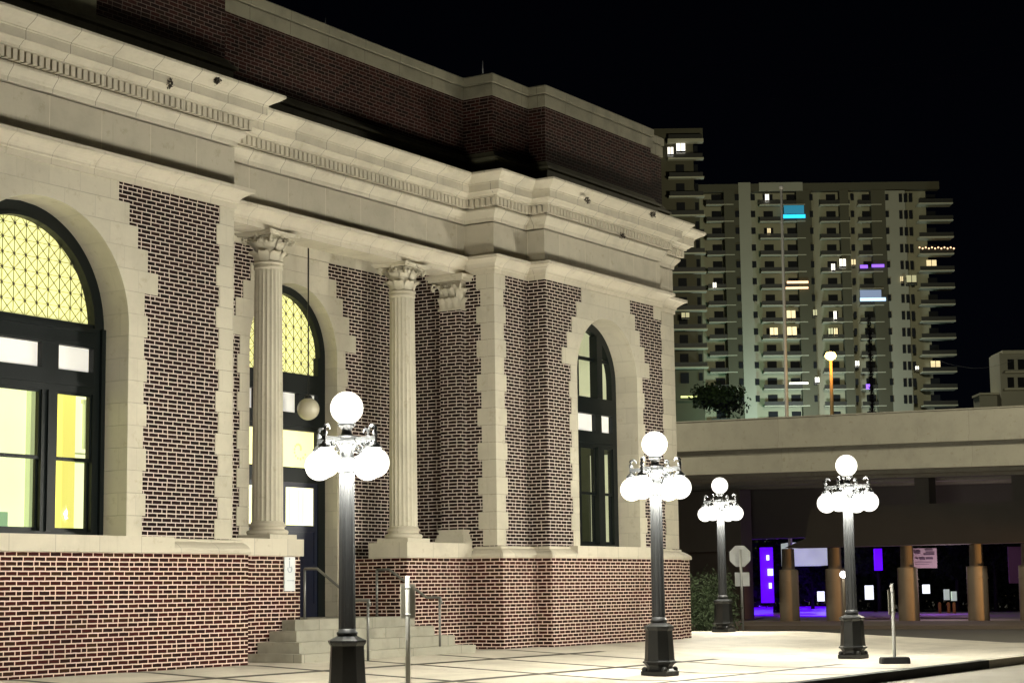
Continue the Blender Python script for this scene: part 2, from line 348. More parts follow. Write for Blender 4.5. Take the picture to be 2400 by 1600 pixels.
# --- quoins: one stepped block per five courses
def zrow(i): return .84+(i)*5*CB
for which in range(3):
    mb = MB()
    for i in range(17):
        z0, z1 = max(zrow(i), .86), min(zrow(i+1), 6.213)
        if z0 >= 6.2: break
        e = .07*(i % 2); z1g = z1-.004
        if which == 0: mb.box(22.545+e, XA, AF, AF+.36, z0, z1g)
        if which == 1: mb.box(XB-.002, XB+.33+e*1.1, AF, AF+.2, z0, z1g); mb.box(XB-.004, XB+.2, AF+.001, AF+.33+.1*(i % 2), z0, z1g)
        if which == 2: mb.box(37.32+e*1.3, XE, DF, DF+.3, z0, z1g)
    mb.build('quoins', M['stone_blk'], bld)
mb = MB(); mb.box(XD-.35, XD-.001, CF+.003, CF+.2, 5.93, 6.211); mb.build('corner_block', M['stone_blk'], bld)
# --- arched surrounds
def surround(name, xc, R, yf, zs, steps_l, steps_r, depth, z_bot, base_half, top=6.213, seam=.003):
    """stone surround: stepped rows left and right of an arched opening, soffit as deep as the wall"""
    mb = MB(); zt = zs+R
    def inner(z):
        return R if z <= zs else math.sqrt(max(0, R*R-(z-zs)**2))
    z = z_bot; i = 0
    while z < top-.001:
        z1 = min(zrow(int(round((z-.84)/(5*CB)))+1), top)
        if z < z_bot+1e-6: z1 = zrow(int(math.floor((z_bot-.84)/(5*CB)+1e-6))+1)
        for sgn, st in ((-1, steps_l), (1, steps_r)):
            zc = .5*(z+z1)
            if zc < 4.56:
                out = base_half+(.07 if int(round((z-.84)/(5*CB))) % 2 else 0)
            else:
                out = st[min(len(st)-1, int((zc-4.56)/(5*CB)))]
            zz = z1-seam
            if z >= zt: 
                poly = [(xc, z), (xc+sgn*out, z), (xc+sgn*out, zz), (xc, zz)]
            else:
                k = 6; ins = [(xc+sgn*inner(z+(min(zz, zt)-z)*q/k), z+(min(zz, zt)-z)*q/k) for q in range(k+1)]
                poly = [(xc+sgn*out, z), (xc+sgn*out, zz)]+([(xc, zz)] if zz > zt else [])+ins[::-1]
                if sgn > 0: poly = poly
            if sgn < 0 or z >= zt: pass
            # orientation: make counter clockwise seen from -y (x right, z up)
            A = sum(poly[q][0]*poly[(q+1) % len(poly)][1]-poly[(q+1) % len(poly)][0]*poly[q][1] for q in range(len(poly)))
            if A < 0: poly = poly[::-1]
            mb.prism(poly, yf, yf+depth)
        z = z1; i += 1
    return mb.build(name, M['stone_blk'], bld)
stepsA = [2.35, 2.12, 1.90, 1.71, 1.48, 1.48]
surround('window_surround', 18.85, 1.73, AF-.001, 4.0, stepsA, stepsA, .60, .863, 2.06)
stC = [1.86, 1.65, 1.45, 1.25, 1.04, 1.04]
surround('window_surround', 34.45, 1.28, CF-.001, 4.40, stC, stC, .60, .863, 1.53)
stD = [1.86, 1.65, 1.45, 1.25, 1.0, 1.0]
surround('door_surround', 26.88, 1.27, YW-.012, 4.42, stD, stD, .45, -.45, 1.53)
# --- entablature
mb = MB(); mb.sweep(front, [(-.35, 6.212), (.03, 6.212), (.03, 6.30), (.055, 6.315), (.055, 6.345), (.07, 6.37), (.11, 6.41), (.17, 6.455), (.20, 6.475), (.245, 6.485), (.245, 6.545), (.0, 6.56)])
mb.box(XA+.001, XB-.001, PF+.35, PF+.52, 6.212, 6.6)
mb.build('architrave', M['stone_band'], bld)
mb = MB(); mb.sweep(front, [(0, 6.555), (0, 7.232), (-.12, 7.233), (-.12, 7.262)]); mb.build('frieze', M['stone_frieze'], bld)
mb = MB()
mb.sweep(front, [(-.12, 7.262), (.03, 7.262), (.035, 7.33), (.05, 7.345), (.07, 7.375), (.12, 7.43), (.145, 7.465), (.145, 7.50), (.10, 7.50), (.10, 7.70), (.25, 7.70), (.255, 7.73), (.29, 7.75), (.33, 7.79), (.35, 7.80),
     (.38, 7.80), (.38, 7.935), (.395, 7.945), (.395, 7.965), (.42, 7.98), (.45, 8.0), (.53, 8.045), (.585, 8.09), (.60, 8.10), (.60, 8.14), (.585, 8.15), (.2, 8.22), (-.12, 8.26)])
cor = mb.build('cornice', M['stone_cornice'], bld)
mb = MB()
for i in range(len(front)-2):
    (xa, ya), (xb, yb) = front[i], front[i+1]; L = math.hypot(xb-xa, yb-ya); dx, dy = (xb-xa)/L, (yb-ya)/L; nx, ny = dy, -dx
    t0 = -.22 if i else 0; t1 = L+.22
    # inner corners pull in, outer corners push out
    def turn(k):
        if k <= 0 or k >= len(front)-1: return 0
        ax, ay = front[k][0]-front[k-1][0], front[k][1]-front[k-1][1]; bx, by = front[k+1][0]-front[k][0], front[k+1][1]-front[k][1]
        return ax*by-ay*bx
    t0 = -.215 if turn(i) > 0 else .12; t1 = L+.215 if turn(i+1) > 0 else L-.12
    if i == 0: t0 = 6.0
    span = t1-t0; cnt = max(1, int(span/.124)); sp = span/cnt
    for k in range(cnt):
        a = t0+sp*(k+.18); bb = a+sp*.66
        if bb > t1: break
        q = [(xa+dx*s+nx*o, ya+dy*s+ny*o) for s, o in ((a, .10), (a, .215), (bb, .215), (bb, .10))]
        xs = [v[0] for v in q]; ysb = [v[1] for v in q]
        mb.box(min(xs), max(xs), min(ysb), max(ysb), 7.535, 7.694)
mb.build('dentils', M['stone_band'], bld)
# --- attic
att = [(X0, 20.05), (22.80, 20.05), (22.80, 20.75), (30.85, 20.75), (30.85, 20.05), (32.22, 20.05), (32.22, 19.65), (36.80, 19.65), (36.80, 19.88), (37.72, 19.88), (37.72, 34)]
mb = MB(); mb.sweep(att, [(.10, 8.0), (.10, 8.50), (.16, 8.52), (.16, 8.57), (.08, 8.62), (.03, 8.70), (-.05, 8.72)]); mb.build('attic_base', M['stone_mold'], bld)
mb = MB(); mb.box(X0, 19.76, 19.93, 20.2, 8.50, 9.3); mb.box(X0, 19.82, 19.88, 20.2, 9.30, 9.42); mb.build('attic_pedestal', M['stone_mold'], bld)
mb = MB(); mb.sweep(att, [(0, 8.6), (0, 9.90)]); mb.build('attic_wall', M['brick_attic'], bld)
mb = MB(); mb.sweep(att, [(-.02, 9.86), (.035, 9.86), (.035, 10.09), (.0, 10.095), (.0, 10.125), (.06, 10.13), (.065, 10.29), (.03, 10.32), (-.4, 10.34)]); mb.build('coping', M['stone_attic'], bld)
mb = MB(); mb.add([(X0, 20.95, 9.9), (37.6, 20.95, 9.9), (37.6, 34, 9.9), (X0, 34, 9.9)], [(0, 1, 2, 3)]); mb.box(22.6, 38, 33.9, 34, -1.4, 10.3); mb.box(X0-.1, X0, 19.9, 34, -1.4, 10.3)
mb.build('roof', plain('roof_membrane', (.03, .03, .03), .9), bld)
# porch ceiling and floor
mb = MB(); mb.box(XA, XB, YW-.05, YW+.2, 6.216, 6.5); mb.box(XA, XB, PF+.5, 22.4, 6.5, 6.56); mb.build('porch_ceiling', M['stone'], bld)
mb = MB(); mb.box(23.1, 30.57, 21.14, 22.35, -1.2, -.452); mb.build('porch_floor', M['step'], bld)
# steps: pyramid of four treads in front of the landing, cheeks on both sides
rises = [-1.15, -.985, -.805, -.63, -.452]
mb = MB()
fy = [19.33, 19.62, 19.92, 20.22, 20.52]; xl = [23.93, 24.22, 24.52, 24.85]; xr = [28.97, 28.72, 28.50, 28.30]
for k in range(4):
    mb.box(xl[k], xr[k], fy[k], 21.16, -1.3 if k == 0 else rises[k]-.001, rises[k+1])
mb.build('entrance_steps', M['step'], bld)
# --- columns
def fl(k, n): return 1-.045*(1 if k % 4 in (2, 3) else 0)*1.0
def leaf(mb, px, py, ax, ay, z0, h, wd, curl, lean=.02):
    """acanthus tongue at (px,py) facing (ax,ay)"""
    tx, ty = -ay, ax; rows = 6
    prof = [(0, 0), (.008, .25), (.012, .5), (.03+lean, .75), (.065+lean, .93), (curl+lean, .98), (curl+lean+.01, .86)]
    ws = [.75, .95, 1, 1, .9, .65, .35]; vs = []
    for (o, t), wv in zip(prof, ws):
        for c_ in (-1, -.5, 0, .5, 1):
            oo = o+.018*(1-abs(c_))+.004; vs.append((px+ax*oo+tx*c_*wd/2*wv, py+ay*oo+ty*c_*wd/2*wv, z0+h*t))
    fs = []
    for i in range(len(prof)-1):
        for c_ in range(4): a = i*5+c_; fs.append((a, a+1, a+6, a+5))
    nb = len(vs); vs += [(x-ax*.02, y-ay*.02, z) for x, y, z in vs]; fs += [tuple(q+nb for q in f[::-1]) for f in fs]
    mb.add(vs, fs, True)
def volute(mb, cx, cy, ax, ay, r0, z, rad):
    pts = []
    for i in range(16):
        t = i/15; a = -math.pi/2+t*2.4*math.pi; rr = rad*(1-.75*t)
        pts.append((cx+ax*(r0+rr*math.cos(a)), cy+ay*(r0+rr*math.cos(a)), z+rr*math.sin(a)))
    mb.tube(pts, [.030*(1-.5*i/15) for i in range(16)], 6)
def capital(cx, cy, z0, z1, r, parent, name='capital'):
    mb = MB(); h = z1-z0
    mb.lathe([(r+.035, 0), (r+.045, .02), (r+.03, .05), (r-.01, .05), (r-.005, .2*h), (r+.01, .6*h), (r+.06, .8*h), (r+.07, .86*h)], cx, cy, 28, z0)
    for k in range(8):
        a = 2*math.pi*k/8+math.pi/8; leaf(mb, cx+math.cos(a)*r, cy+math.sin(a)*r, math.cos(a), math.sin(a), z0+.05, .31*h, .19, .10)
    for k in range(8):
        a = 2*math.pi*k/8; leaf(mb, cx+math.cos(a)*r, cy+math.sin(a)*r, math.cos(a), math.sin(a), z0+.06+.24*h, .34*h, .175, .12, .02)
    for k in range(16):
        a = 2*math.pi*k/16+.2; leaf(mb, cx+math.cos(a)*(r+.01), cy+math.sin(a)*(r+.01), math.cos(a), math.sin(a), z0+.52*h, .23*h, .09, .07, .05)
    for k in range(4):
        a = math.pi/4+k*math.pi/2; volute(mb, cx, cy, math.cos(a), math.sin(a), r+.16, z0+.79*h, .075)
        mb.tube([(cx+math.cos(a)*r*.9, cy+math.sin(a)*r*.9, z0+.55*h), (cx+math.cos(a)*(r+.05), cy+math.sin(a)*(r+.05), z0+.72*h), (cx+math.cos(a)*(r+.12), cy+math.sin(a)*(r+.12), z0+.87*h)], [.02, .03, .035], 6)
        for s_ in (-1, 1):
            b_ = k*math.pi/2+s_*.2; volute(mb, cx, cy, math.cos(b_), math.sin(b_), r+.05, z0+.78*h, .04)
        b_ = k*math.pi/2; mb.sphere((cx+math.cos(b_)*(r+.09), cy+math.sin(b_)*(r+.09), z0+.90*h), .045, 10, 6)
    poly = []; q = (r+.20)
    for k in range(4):                  # abacus with hollow sides and clipped corners
        a = k*math.pi/2; co, si = math.cos(a), math.sin(a)
        for t in (-1, -.7, -.35, 0, .35, .7, 1):
            dd = q-.075*(1-t*t); x, y = dd, t*(q-.03)
            poly.append((cx+x*co-y*si, cy+x*si+y*co))
    nn = len(poly); zs = (z0+.87*h, z0+.93*h, z0+.935*h, z1-.004); sc = (.93, .95, 1, 1.02)
    vs = [(cx+(x-cx)*s_, cy+(y-cy)*s_, z) for z, s_ in zip(zs, sc) for x, y in poly]
    fs = [(i*nn+k, i*nn+(k+1) % nn, (i+1)*nn+(k+1) % nn, (i+1)*nn+k) for i in range(3) for k in range(nn)]+[tuple(range(nn-1, -1, -1)), tuple(3*nn+k for k in range(nn))]
    mb.add(vs, fs); return mb.build(name, M['stone'], parent)
for cx in (24.95, 28.92):
    cy = PF+.24
    mb = MB(); n_ = 80; zs = [1.20, 2.2, 3.2, 4.2, 5.0, 5.57]
    mb.lathe([(.268-.032*((z-1.2)/4.4)**1.4, z) for z in zs], cx, cy, n_, 0, False, mod=lambda k, n: 1-.055*math.sin(math.pi*((k % 4))/4)**1.0)
    mb.lathe([(.235, 5.56), (.255, 5.58), (.255, 5.615), (.235, 5.64), (.235, 5.66)], cx, cy, 32)
    col = mb.build('column', M['stone'], bld)
    mb = MB(); mb.box(cx-.355, cx+.355, cy-.355, cy+.355, .907, .985)
    mb.lathe([(.33, .985), (.352, 1.0), (.36, 1.025), (.352, 1.055), (.325, 1.07), (.30, 1.075), (.288, 1.095), (.292, 1.115), (.305, 1.12), (.318, 1.135), (.316, 1.16), (.295, 1.175), (.285, 1.18), (.285, 1.195), (.265, 1.215)], cx, cy, 40)
    mb.build('column_base', M['stone'], col)
    capital(cx, cy, 5.655, 6.212, .225, col, 'capital')
mb = MB()                                # anta capital on the brick pilaster
x0, y0, y1 = 30.53, PF, 21.15
mb.box(x0-.03, 30.73, y0-.03, y1+.03, 5.52, 5.56); mb.box(x0-.0, 30.73, y0-.0, y1+.0, 5.56, 6.05); mb.box(x0-.02, 30.73, y0-.02, y1+.02, 5.95, 6.1)
for k in range(3): leaf(mb, x0, y0+.09+k*.16, -1, 0, 5.57, .20, .15, .10)
for k in range(2): leaf(mb, x0, y0+.17+k*.16, -1, 0, 5.72, .24, .15, .13)
leaf(mb, x0+.1, y0, 0, -1, 5.57, .20, .15, .10); leaf(mb, x0+.1, y0, 0, -1, 5.72, .24, .15, .13); leaf(mb, x0, y0, -.7, -.7, 5.72, .24, .15, .13)
for yv in (y0+.02, y1-.02):
    volute(mb, x0, yv, -.7, -.7 if yv < 20.9 else .7, .12, 6.0, .075)
for yy in (y0+.06, y0+.24, y0+.42): leaf(mb, x0-.03, yy, -1, 0, 5.86, .16, .10, .10, .04)
for k in range(3): mb.sphere((x0-.06, y0+.12+.13*k, 5.99), .04, 8, 6)
mb.box(x0-.17, 30.73, y0-.17, y1+.17, 6.09, 6.15); mb.box(x0-.21, 30.73, y0-.21, y1+.21, 6.15, 6.211)
mb.build('pilaster_capital', M['stone'], bld)
mb = MB(); mb.box(x0-.10, 30.73, y0-.10, y1+.10, .907, 1.0); mb.box(x0-.07, 30.73, y0-.07, y1+.07, 1.0, 1.08); mb.box(x0-.04, 30.73, y0-.04, y1+.04, 1.08, 1.13); mb.box(x0-.06, 30.73, y0-.06, y1+.06, 1.13, 1.18)
mb.build('pilaster_base', M['stone'], bld)
# --- windows
def ring(mb, xc, zc, r0, r1, y0, y1, n=28, a0=0, a1=math.pi):
    for i in range(n):
        t0, t1 = a0+(a1-a0)*i/n, a0+(a1-a0)*(i+1)/n
        mb.prism([(xc+r0*math.cos(t0), zc+r0*math.sin(t0)), (xc+r1*math.cos(t0), zc+r1*math.sin(t0)), (xc+r1*math.cos(t1), zc+r1*math.sin(t1)), (xc+r0*math.cos(t1), zc+r0*math.sin(t1))], y0, y1)
def fan(mb, xc, zc, r, zbot, y, n=28):
    pts = arc(xc, zc, r, 0, math.pi, n); pts = [(xc-r, zbot)]+[(xc+r, zbot)]+pts if zbot < zc-1e-3 else pts
    mb.add([(x, y, z) for x, z in pts], [tuple(range(len(pts)))])
def lattice(mb, xc, zs, r, zb, y, s, bar=.0075):
    def clip(x0, z0, x1, z1):
        N_ = 60; seg = []; out = []
        for i in range(N_+1):
            t = i/N_; x, z = x0+(x1-x0)*t, z0+(z1-z0)*t
            ins = z > zb and abs(x-xc) < r and (z < zs or (x-xc)**2+(z-zs)**2 < r*r)
            if ins: seg.append((x, z))
            elif seg: out.append((seg[0], seg[-1])); seg = []
        if seg: out.append((seg[0], seg[-1]))
        return [o for o in out if o[0] != o[1]]
    segs = []; k = int(2*r/s)+2
    for i in range(-k, k+1):
        segs += clip(xc+i*s, zb, xc+i*s, zs+r); segs += clip(xc-r, zb+(i+k)*s*1.0, xc+r, zb+(i+k)*s*1.0)
    for i in range(-2*k, 2*k+1):
        x = xc+i*s; hh = zs+r-zb
        segs += clip(x, zb, x+hh, zb+hh); segs += clip(x, zb, x-hh, zb+hh)
    for (a, b) in segs:
        dx, dz = b[0]-a[0], b[1]-a[1]; L = math.hypot(dx, dz)
        if L < .03: continue
        nx, nz = -dz/L*bar/2, dx/L*bar/2
        mb.prism([(a[0]+nx, a[1]+nz), (a[0]-nx, a[1]-nz), (b[0]-nx, b[1]-nz), (b[0]+nx, b[1]+nz)], y, y+.008)
    # rosettes at the crossings
    for i in range(-k, k+1):
        for j in range(0, 2*k):
            x, z = xc+i*s, zb+j*s
            if z > zb+.02 and (z < zs or (x-xc)**2+(z-zs)**2 < (r-.03)**2) and abs(x-xc) < r-.03:
                q = .021; mb.prism([(x-q, z), (x, z-q), (x+q, z), (x, z+q)], y-.004, y+.006)
def sash(parent, x0, x1, z0, zm, z1, y):
    """double hung sash: upper light proud of the lower one"""
    mb = MB(); t = .035
    for (a, b, yy) in ((zm-.02, z1, y), (z0, zm+.02, y+.05)):
        mb.box(x0, x0+t, yy, yy+.045, a, b); mb.box(x1-t, x1, yy, yy+.045, a, b)
        mb.box(x0+t+.001, x1-t-.001, yy+.002, yy+.043, a, a+t+.02); mb.box(x0+t+.001, x1-t-.001, yy+.002, yy+.043, b-t, b)
    s_ = mb.build('sash', M['frame'], parent)
    mb = MB(); mb.add([(x0+t, y+.02, zm), (x1-t, y+.02, zm), (x1-t, y+.02, z1-t), (x0+t, y+.02, z1-t)], [(0, 1, 2, 3)])
    mb.add([(x0+t, y+.07, z0+t), (x1-t, y+.07, z0+t), (x1-t, y+.07, zm), (x0+t, y+.07, zm)], [(0, 1, 2, 3)]); mb.build('glass_pane', M['glass'], parent)
# window A (large, left)
yA = 20.49
mb = MB(); ring(mb, 18.85, 4.0, 1.51, 1.735, yA, yA+.14); ring(mb, 18.85, 4.0, 1.51, 1.56, yA-.03, yA-.001)
mb.box(20.37, 20.585, yA, yA+.14, .863, 4.0); mb.box(17.115, 17.33, yA, yA+.14, .863, 4.0); mb.box(20.50, 20.584, yA-.05, yA-.001, .863, 4.0)
mb.box(17.33, 20.37, yA+.001, yA+.139, 3.70, 4.06); mb.box(17.33, 20.37, yA-.05, yA, 3.93, 4.0); mb.box(17.33, 20.37, yA-.03, yA, 3.72, 3.78)
mb.box(17.33, 20.37, yA+.001, yA+.139, 3.00, 3.33); mb.box(17.33, 20.37, yA-.03, yA, 3.10, 3.17)
for mx in (19.50, 18.20):
    mb.box(mx-.165, mx+.165, yA+.002, yA+.138, 3.33, 3.70); mb.box(mx-.15, mx+.15, yA+.002, yA+.138, .94, 3.0); mb.box(mx-.05, mx+.05, yA-.03, yA+.002, .94, 3.0)
mb.box(17.33, 20.37, yA+.003, yA+.137, .863, .94)
winA = mb.build('window', M['frame'], bld)
mb = MB(); mb.box(17.33, 20.37, yA+.10, yA+.11, 3.3, 3.72); mb.build('transom_panel', M['white_panel'], winA)
mb = MB(); fan(mb, 18.85, 4.0, 1.53, 4.03, yA+.12); mb.build('lattice_glass', M['lattice_glow'], winA)
mb = MB(); lattice(mb, 18.85, 4.0, 1.52, 4.06, yA+.10, .225); mb.build('lattice', M['lattice'], winA)
for x0, x1 in ((17.33, 18.05), (18.35, 19.35), (19.65, 20.37)): sash(winA, x0, x1, .94, 2.0, 3.0, yA+.03)
# room behind window A
mb = MB(); mb.m = 0; mb.box(14.5, 27, 24.2, 24.3, .2, 4.75)
mb.m = 1; mb.box(21.2, 22.42, 24.12, 24.19, .3, 4.7); mb.box(23.52, 26.0, 24.12, 24.19, .3, 4.7)
mb.m = 2; mb.box(23.2, 23.50, 24.05, 24.19, .3, 4.7)
mb.m = 3; mb.box(22.42, 22.52, 24.0, 24.19, .3, 3.6); mb.box(22.72, 22.80, 24.0, 24.19, .3, 3.6); mb.box(22.42, 22.8, 23.99, 24.18, 3.6, 3.75)
mb.m = 4; mb.box(22.52, 22.72, 24.08, 24.19, .3, 3.6); mb.box(21.75, 21.95, 24.0, 24.1, .3, 1.4)
mb.m = 3
mb.box(23.72, 23.76, 24.05, 24.11, 2.55, 3.35); mb.box(24.02, 24.06, 24.05, 24.11, 2.55, 3.35); mb.box(23.68, 24.1, 24.04, 24.11, 3.35, 3.42)
for z in (2.45, 2.30, 3.62): mb.box(23.5, 26.0, 24.06, 24.11, z, z+.03)
mb.m = 1; mb.box(14.4, 14.5, 20.8, 24.2, .3, 4.6); mb.box(14.5, 27, 22.6, 24.2, 4.7, 4.75)
mb.m = 4; mb.box(14.5, 27, 22.6, 24.2, .1, .2)
mb.build('lit_room', [M['y_wall'], M['y_pale'], M['y_deep'], M['y_grey'], emit('lit_interior_teal', (.42, .62, .42), .55, .3)], bld)
# window C (narrow, right)
yC = 20.08; xc = 34.45
mb = MB(); ring(mb, xc, 4.40, 1.10, 1.283, yC, yC+.14); mb.box(xc+1.10, xc+1.283, yC, yC+.14, .863, 4.4); mb.box(xc-1.283, xc-1.10, yC, yC+.14, .863, 4.4)
mb.box(xc-1.1, xc+1.1, yC-.03, yC+.139, 3.70, 4.05); mb.box(xc-1.1, xc+1.1, yC+.001, yC+.139, 3.0, 3.33); mb.box(xc-1.1, xc+1.1, yC-.03, yC, 3.08, 3.16)
for mx in (-.50, .50):
    mb.box(xc+mx-.13, xc+mx+.13, yC-.05, yC+.138, .94, 3.0); mb.box(xc+mx-.13, xc+mx+.13, yC+.002, yC+.138, 3.33, 3.70); mb.box(xc+mx-.11, xc+mx+.11, yC-.05, yC+.137, 4.05, 4.4+math.sqrt(1.1**2-.5**2)+.02)
mb.box(xc-1.1, xc+1.1, yC+.003, yC+.137, .863, .94); mb.box(xc-1.1, xc+1.1, yC+.04, yC+.1, 4.85, 4.92)
winC = mb.build('window', M['frame'], bld)
mb = MB(); mb.box(xc-1.1, xc+1.1, yC+.10, yC+.11, 3.3, 3.72); mb.build('transom_panel', M['white_panel'], winC)
mb = MB(); fan(mb, xc, 4.4, 1.11, 4.04, yC+.12); mb.build('glass_pane', M['glass'], winC)
for x0, x1 in ((-1.1, -.63), (-.37, .37), (.63, 1.1)): sash(winC, xc+x0, xc+x1, .94, 2.0, 3.0, yC+.03)
mb = MB(); mb.m = 0; mb.box(32.5, 37.0, 23.0, 23.1, .3, 6.0); mb.box(32.4, 32.5, 20.3, 23.1, .3, 6); mb.box(37.0, 37.1, 20.3, 23.1, .3, 6); mb.m = 1; mb.box(36.9, 36.99, 20.75, 20.95, .3, 3.0); mb.box(36.9, 36.99, 21.5, 21.72, .3, 3.0); mb.box(36.88, 36.98, 20.75, 21.72, 3.0, 3.2); mb.box(36.9, 36.99, 22.2, 22.4, .3, 6); mb.box(32.4, 37.1, 20.3, 23.1, 6.0, 6.1); mb.box(32.4, 37.1, 20.3, 23.1, .2, .3)
mb.box(34.3, 34.45, 22.8, 22.99, .3, 2.8); mb.box(35.2, 35.35, 22.8, 22.99, .3, 2.8); mb.box(34.3, 35.35, 22.79, 22.98, 2.8, 2.95)
mb.build('dim_room', [M['dim_room'], M['dim_dark']], bld)
# doorway
yD = 22.18; xc = 26.88
mb = MB(); ring(mb, xc, 4.42, 1.12, 1.275, yD, yD+.14); mb.box(xc+1.06, xc+1.275, yD, yD+.14, -.452, 4.42); mb.box(xc-1.275, xc-1.06, yD, yD+.14, -.452, 4.42)
mb.box(xc-1.06, xc+1.06, yD-.03, yD+.139, 3.70, 4.06); mb.box(xc-1.06, xc+1.06, yD+.001, yD+.139, 3.0, 3.33); mb.box(xc-1.06, xc+1.06, yD-.03, yD, 3.08, 3.14); mb.box(xc-1.06, xc+1.06, yD+.001, yD+.139, 2.03, 2.31)
for mx in (-.62, .62): mb.box(xc+mx-.14, xc+mx+.14, yD+.002, yD+.138, 3.33, 3.70)
dr = mb.build('doorway', M['frame'], bld)
mb = MB(); mb.box(xc-1.06, xc+1.06, yD+.10, yD+.11, 3.3, 3.72); mb.build('transom_panel', M['white_panel'], dr)
mb = MB(); fan(mb, xc, 4.42, 1.13, 4.05, yD+.12); mb.build('lattice_glass', M['lattice_glow'], dr)
mb = MB(); lattice(mb, xc, 4.42, 1.12, 4.06, yD+.10, .225); mb.build('lattice', M['lattice'], dr)
mb = MB(); mb.m = 0; mb.box(xc-1.06, xc+1.06, yD+.11, yD+.12, 2.30, 3.02); mb.m = 1
for i in range(14):                      # painted scroll on the transom light
    a = i*.45; r = .05+.012*i; x, z = xc+.62+r*math.cos(a), 2.66+r*math.sin(a)
    mb.prism([(x-.02, z-.02), (x+.02, z-.02), (x+.02, z+.02), (x-.02, z+.02)], yD+.105, yD+.109)
mb.build('transom_light', [M['y_wall'], M['y_deep']], dr)
for sx_ in (-1, 1):
    xa, xb = (xc+.01, xc+1.06) if sx_ > 0 else (xc-1.06, xc-.01)
    mb = MB(); p0, p1 = xa+.12, xb-.09
    mb.box(xa, p0, yD+.02, yD+.08, -.45, 2.03); mb.box(p1, xb, yD+.02, yD+.08, -.45, 2.03); mb.box(p0, p1, yD+.021, yD+.079, 1.94, 2.03); mb.box(p0, p1, yD+.021, yD+.079, 1.12, 1.24)
    mb.box(p0, p1, yD+.021, yD+.079, -.45, -.2); mb.box(p0, p1, yD+.04, yD+.07, -.2, 1.12); mb.box(p0, p1, yD+.021, yD+.079, .42, .54)
    mb.box(p0+.1, p1-.1, yD+.028, yD+.04, .62, 1.04); mb.box(p0+.1, p1-.1, yD+.028, yD+.04, -.12, .34)
    leafd = mb.build('door', M['door'], bld)
    mb = MB(); mb.m = 0; mb.box(p0, p1, yD+.05, yD+.06, 1.24, 1.94); mb.m = 1
    for q in range(4): mb.box(p0+.12+q*.13, p0+.16+q*.13, yD+.045, yD+.049, 1.27, 1.9)
    mb.build('door_light', [M['y_pale'], M['y_wall']], leafd)
    mb = MB(); hx = xa+.06 if sx_ > 0 else xb-.06; mb.tube([(hx, yD+.02, .35), (hx, yD-.04, .38), (hx, yD-.04, .62), (hx, yD+.02, .65)], .012, 6); mb.build('handle', M['galv'], leafd)
# ================================================================ small things on the building
def thing_mesh(name, mb, m, origin, label, cat, group=None): return tag(mb.build(name, m, None, origin), label, cat, group)
pl = empty('pendant_lamp', (26.88, 21.57, 3.1), 'unlit cream globe lamp hanging on a long cord under the porch', 'lamp')
mb = MB(); mb.tube([(26.88, 21.57, 3.5), (26.88, 21.57, 6.5)], .014, 6); mb.build('cord', M['iron'], pl)
mb = MB(); mb.sphere((26.88, 21.57, 3.33), .205, 28, 16); mb.build('globe', M['opal'], pl)
mb = MB(); mb.lathe([(.07, 0), (.07, .05), (.03, .08)], 26.88, 21.57, 12, 3.51); mb.build('fitting', M['iron'], pl)
# accessible entrance sign
sg = empty('accessible_entrance_sign', (25.01, 20.47, .02), 'tall white wheelchair symbol sign on the brick cheek wall left of the steps', 'sign')
mb = MB(); mb.box(24.87, 25.15, 20.465, 20.48, .03, .605); mb.build('sign_plate', M['sign_white'], sg)
mb = MB(); cx_, cz_ = 25.01, .40
for i in range(20):
    a0, a1 = math.radians(150+i*13), math.radians(150+(i+1)*13)
    mb.prism([(cx_+.045*math.cos(a0), cz_+.045*math.sin(a0)), (cx_+.062*math.cos(a0), cz_+.062*math.sin(a0)), (cx_+.062*math.cos(a1), cz_+.062*math.sin(a1)), (cx_+.045*math.cos(a1), cz_+.045*math.sin(a1))], 20.460, 20.4645)
mb.box(24.992, 25.008, 20.460, 20.4645, .42, .55); mb.box(25.0, 25.045, 20.460, 20.4645, .42, .436); mb.box(25.04, 25.056, 20.460, 20.4645, .35, .43); mb.sphere((25.0, 20.462, .575), .014, 8, 6)
mb.build('wheelchair_symbol', M['sign_grey'], sg)
mb = MB(); mb.box(24.93, 25.09, 20.461, 20.4645, .20, .212); mb.prism([(25.09, .19), (25.12, .206), (25.09, .222)], 20.461, 20.4645); mb.build('arrow', M['sign_grey'], sg)
# handrails
def handrail(x0, x1, ytop, ybot, label):
    ytop -= .28; r = empty('handrail', (x0, ybot, gz(ybot)), label, 'handrail', 'handrails beside the entrance steps')
    zb = gz(ybot); mb = MB(); mb.tube([(x0, ytop+.28, .40), (x0, ytop, .40), (x1, ybot+.3, zb+1.0), (x1, ybot, zb+1.0), (x1, ybot-.02, zb+.9)], .024, 8); mb.build('rail', M['rail'], r)
    for (x, y, z0, z1) in ((x0, ytop+.28, -.45, .40), (x1, ybot+.02, zb, zb+1.0)):
        mb = MB(); mb.tube([(x, y, z0), (x, y, z1)], .022, 8); mb.build('post', M['rail'], r)
handrail(25.35, 25.35, 20.42, 19.05, 'metal handrail on the left side of the entrance steps')
handrail(27.95, 27.95, 20.82, 19.40, 'metal handrail on the right side of the entrance steps, behind the sign post')
# lightning rods and little spikes on the parapet
for x, y, h, lb in ((30.9, 20.3, .30, 'thin lightning rod on the parapet corner above the pier'), (26.6, 20.95, .22, 'thin lightning rod on the middle of the parapet')):
    mb = MB(); mb.tube([(x, y, 10.32), (x, y, 10.32+h)], [.014, .006], 6); mb.lathe([(.04, 0), (.03, .03)], x, y, 8, 10.32); thing_mesh('lightning_rod', mb, M['galv'], (x, y, 10.32), lb, 'lightning rod', 'lightning rods')

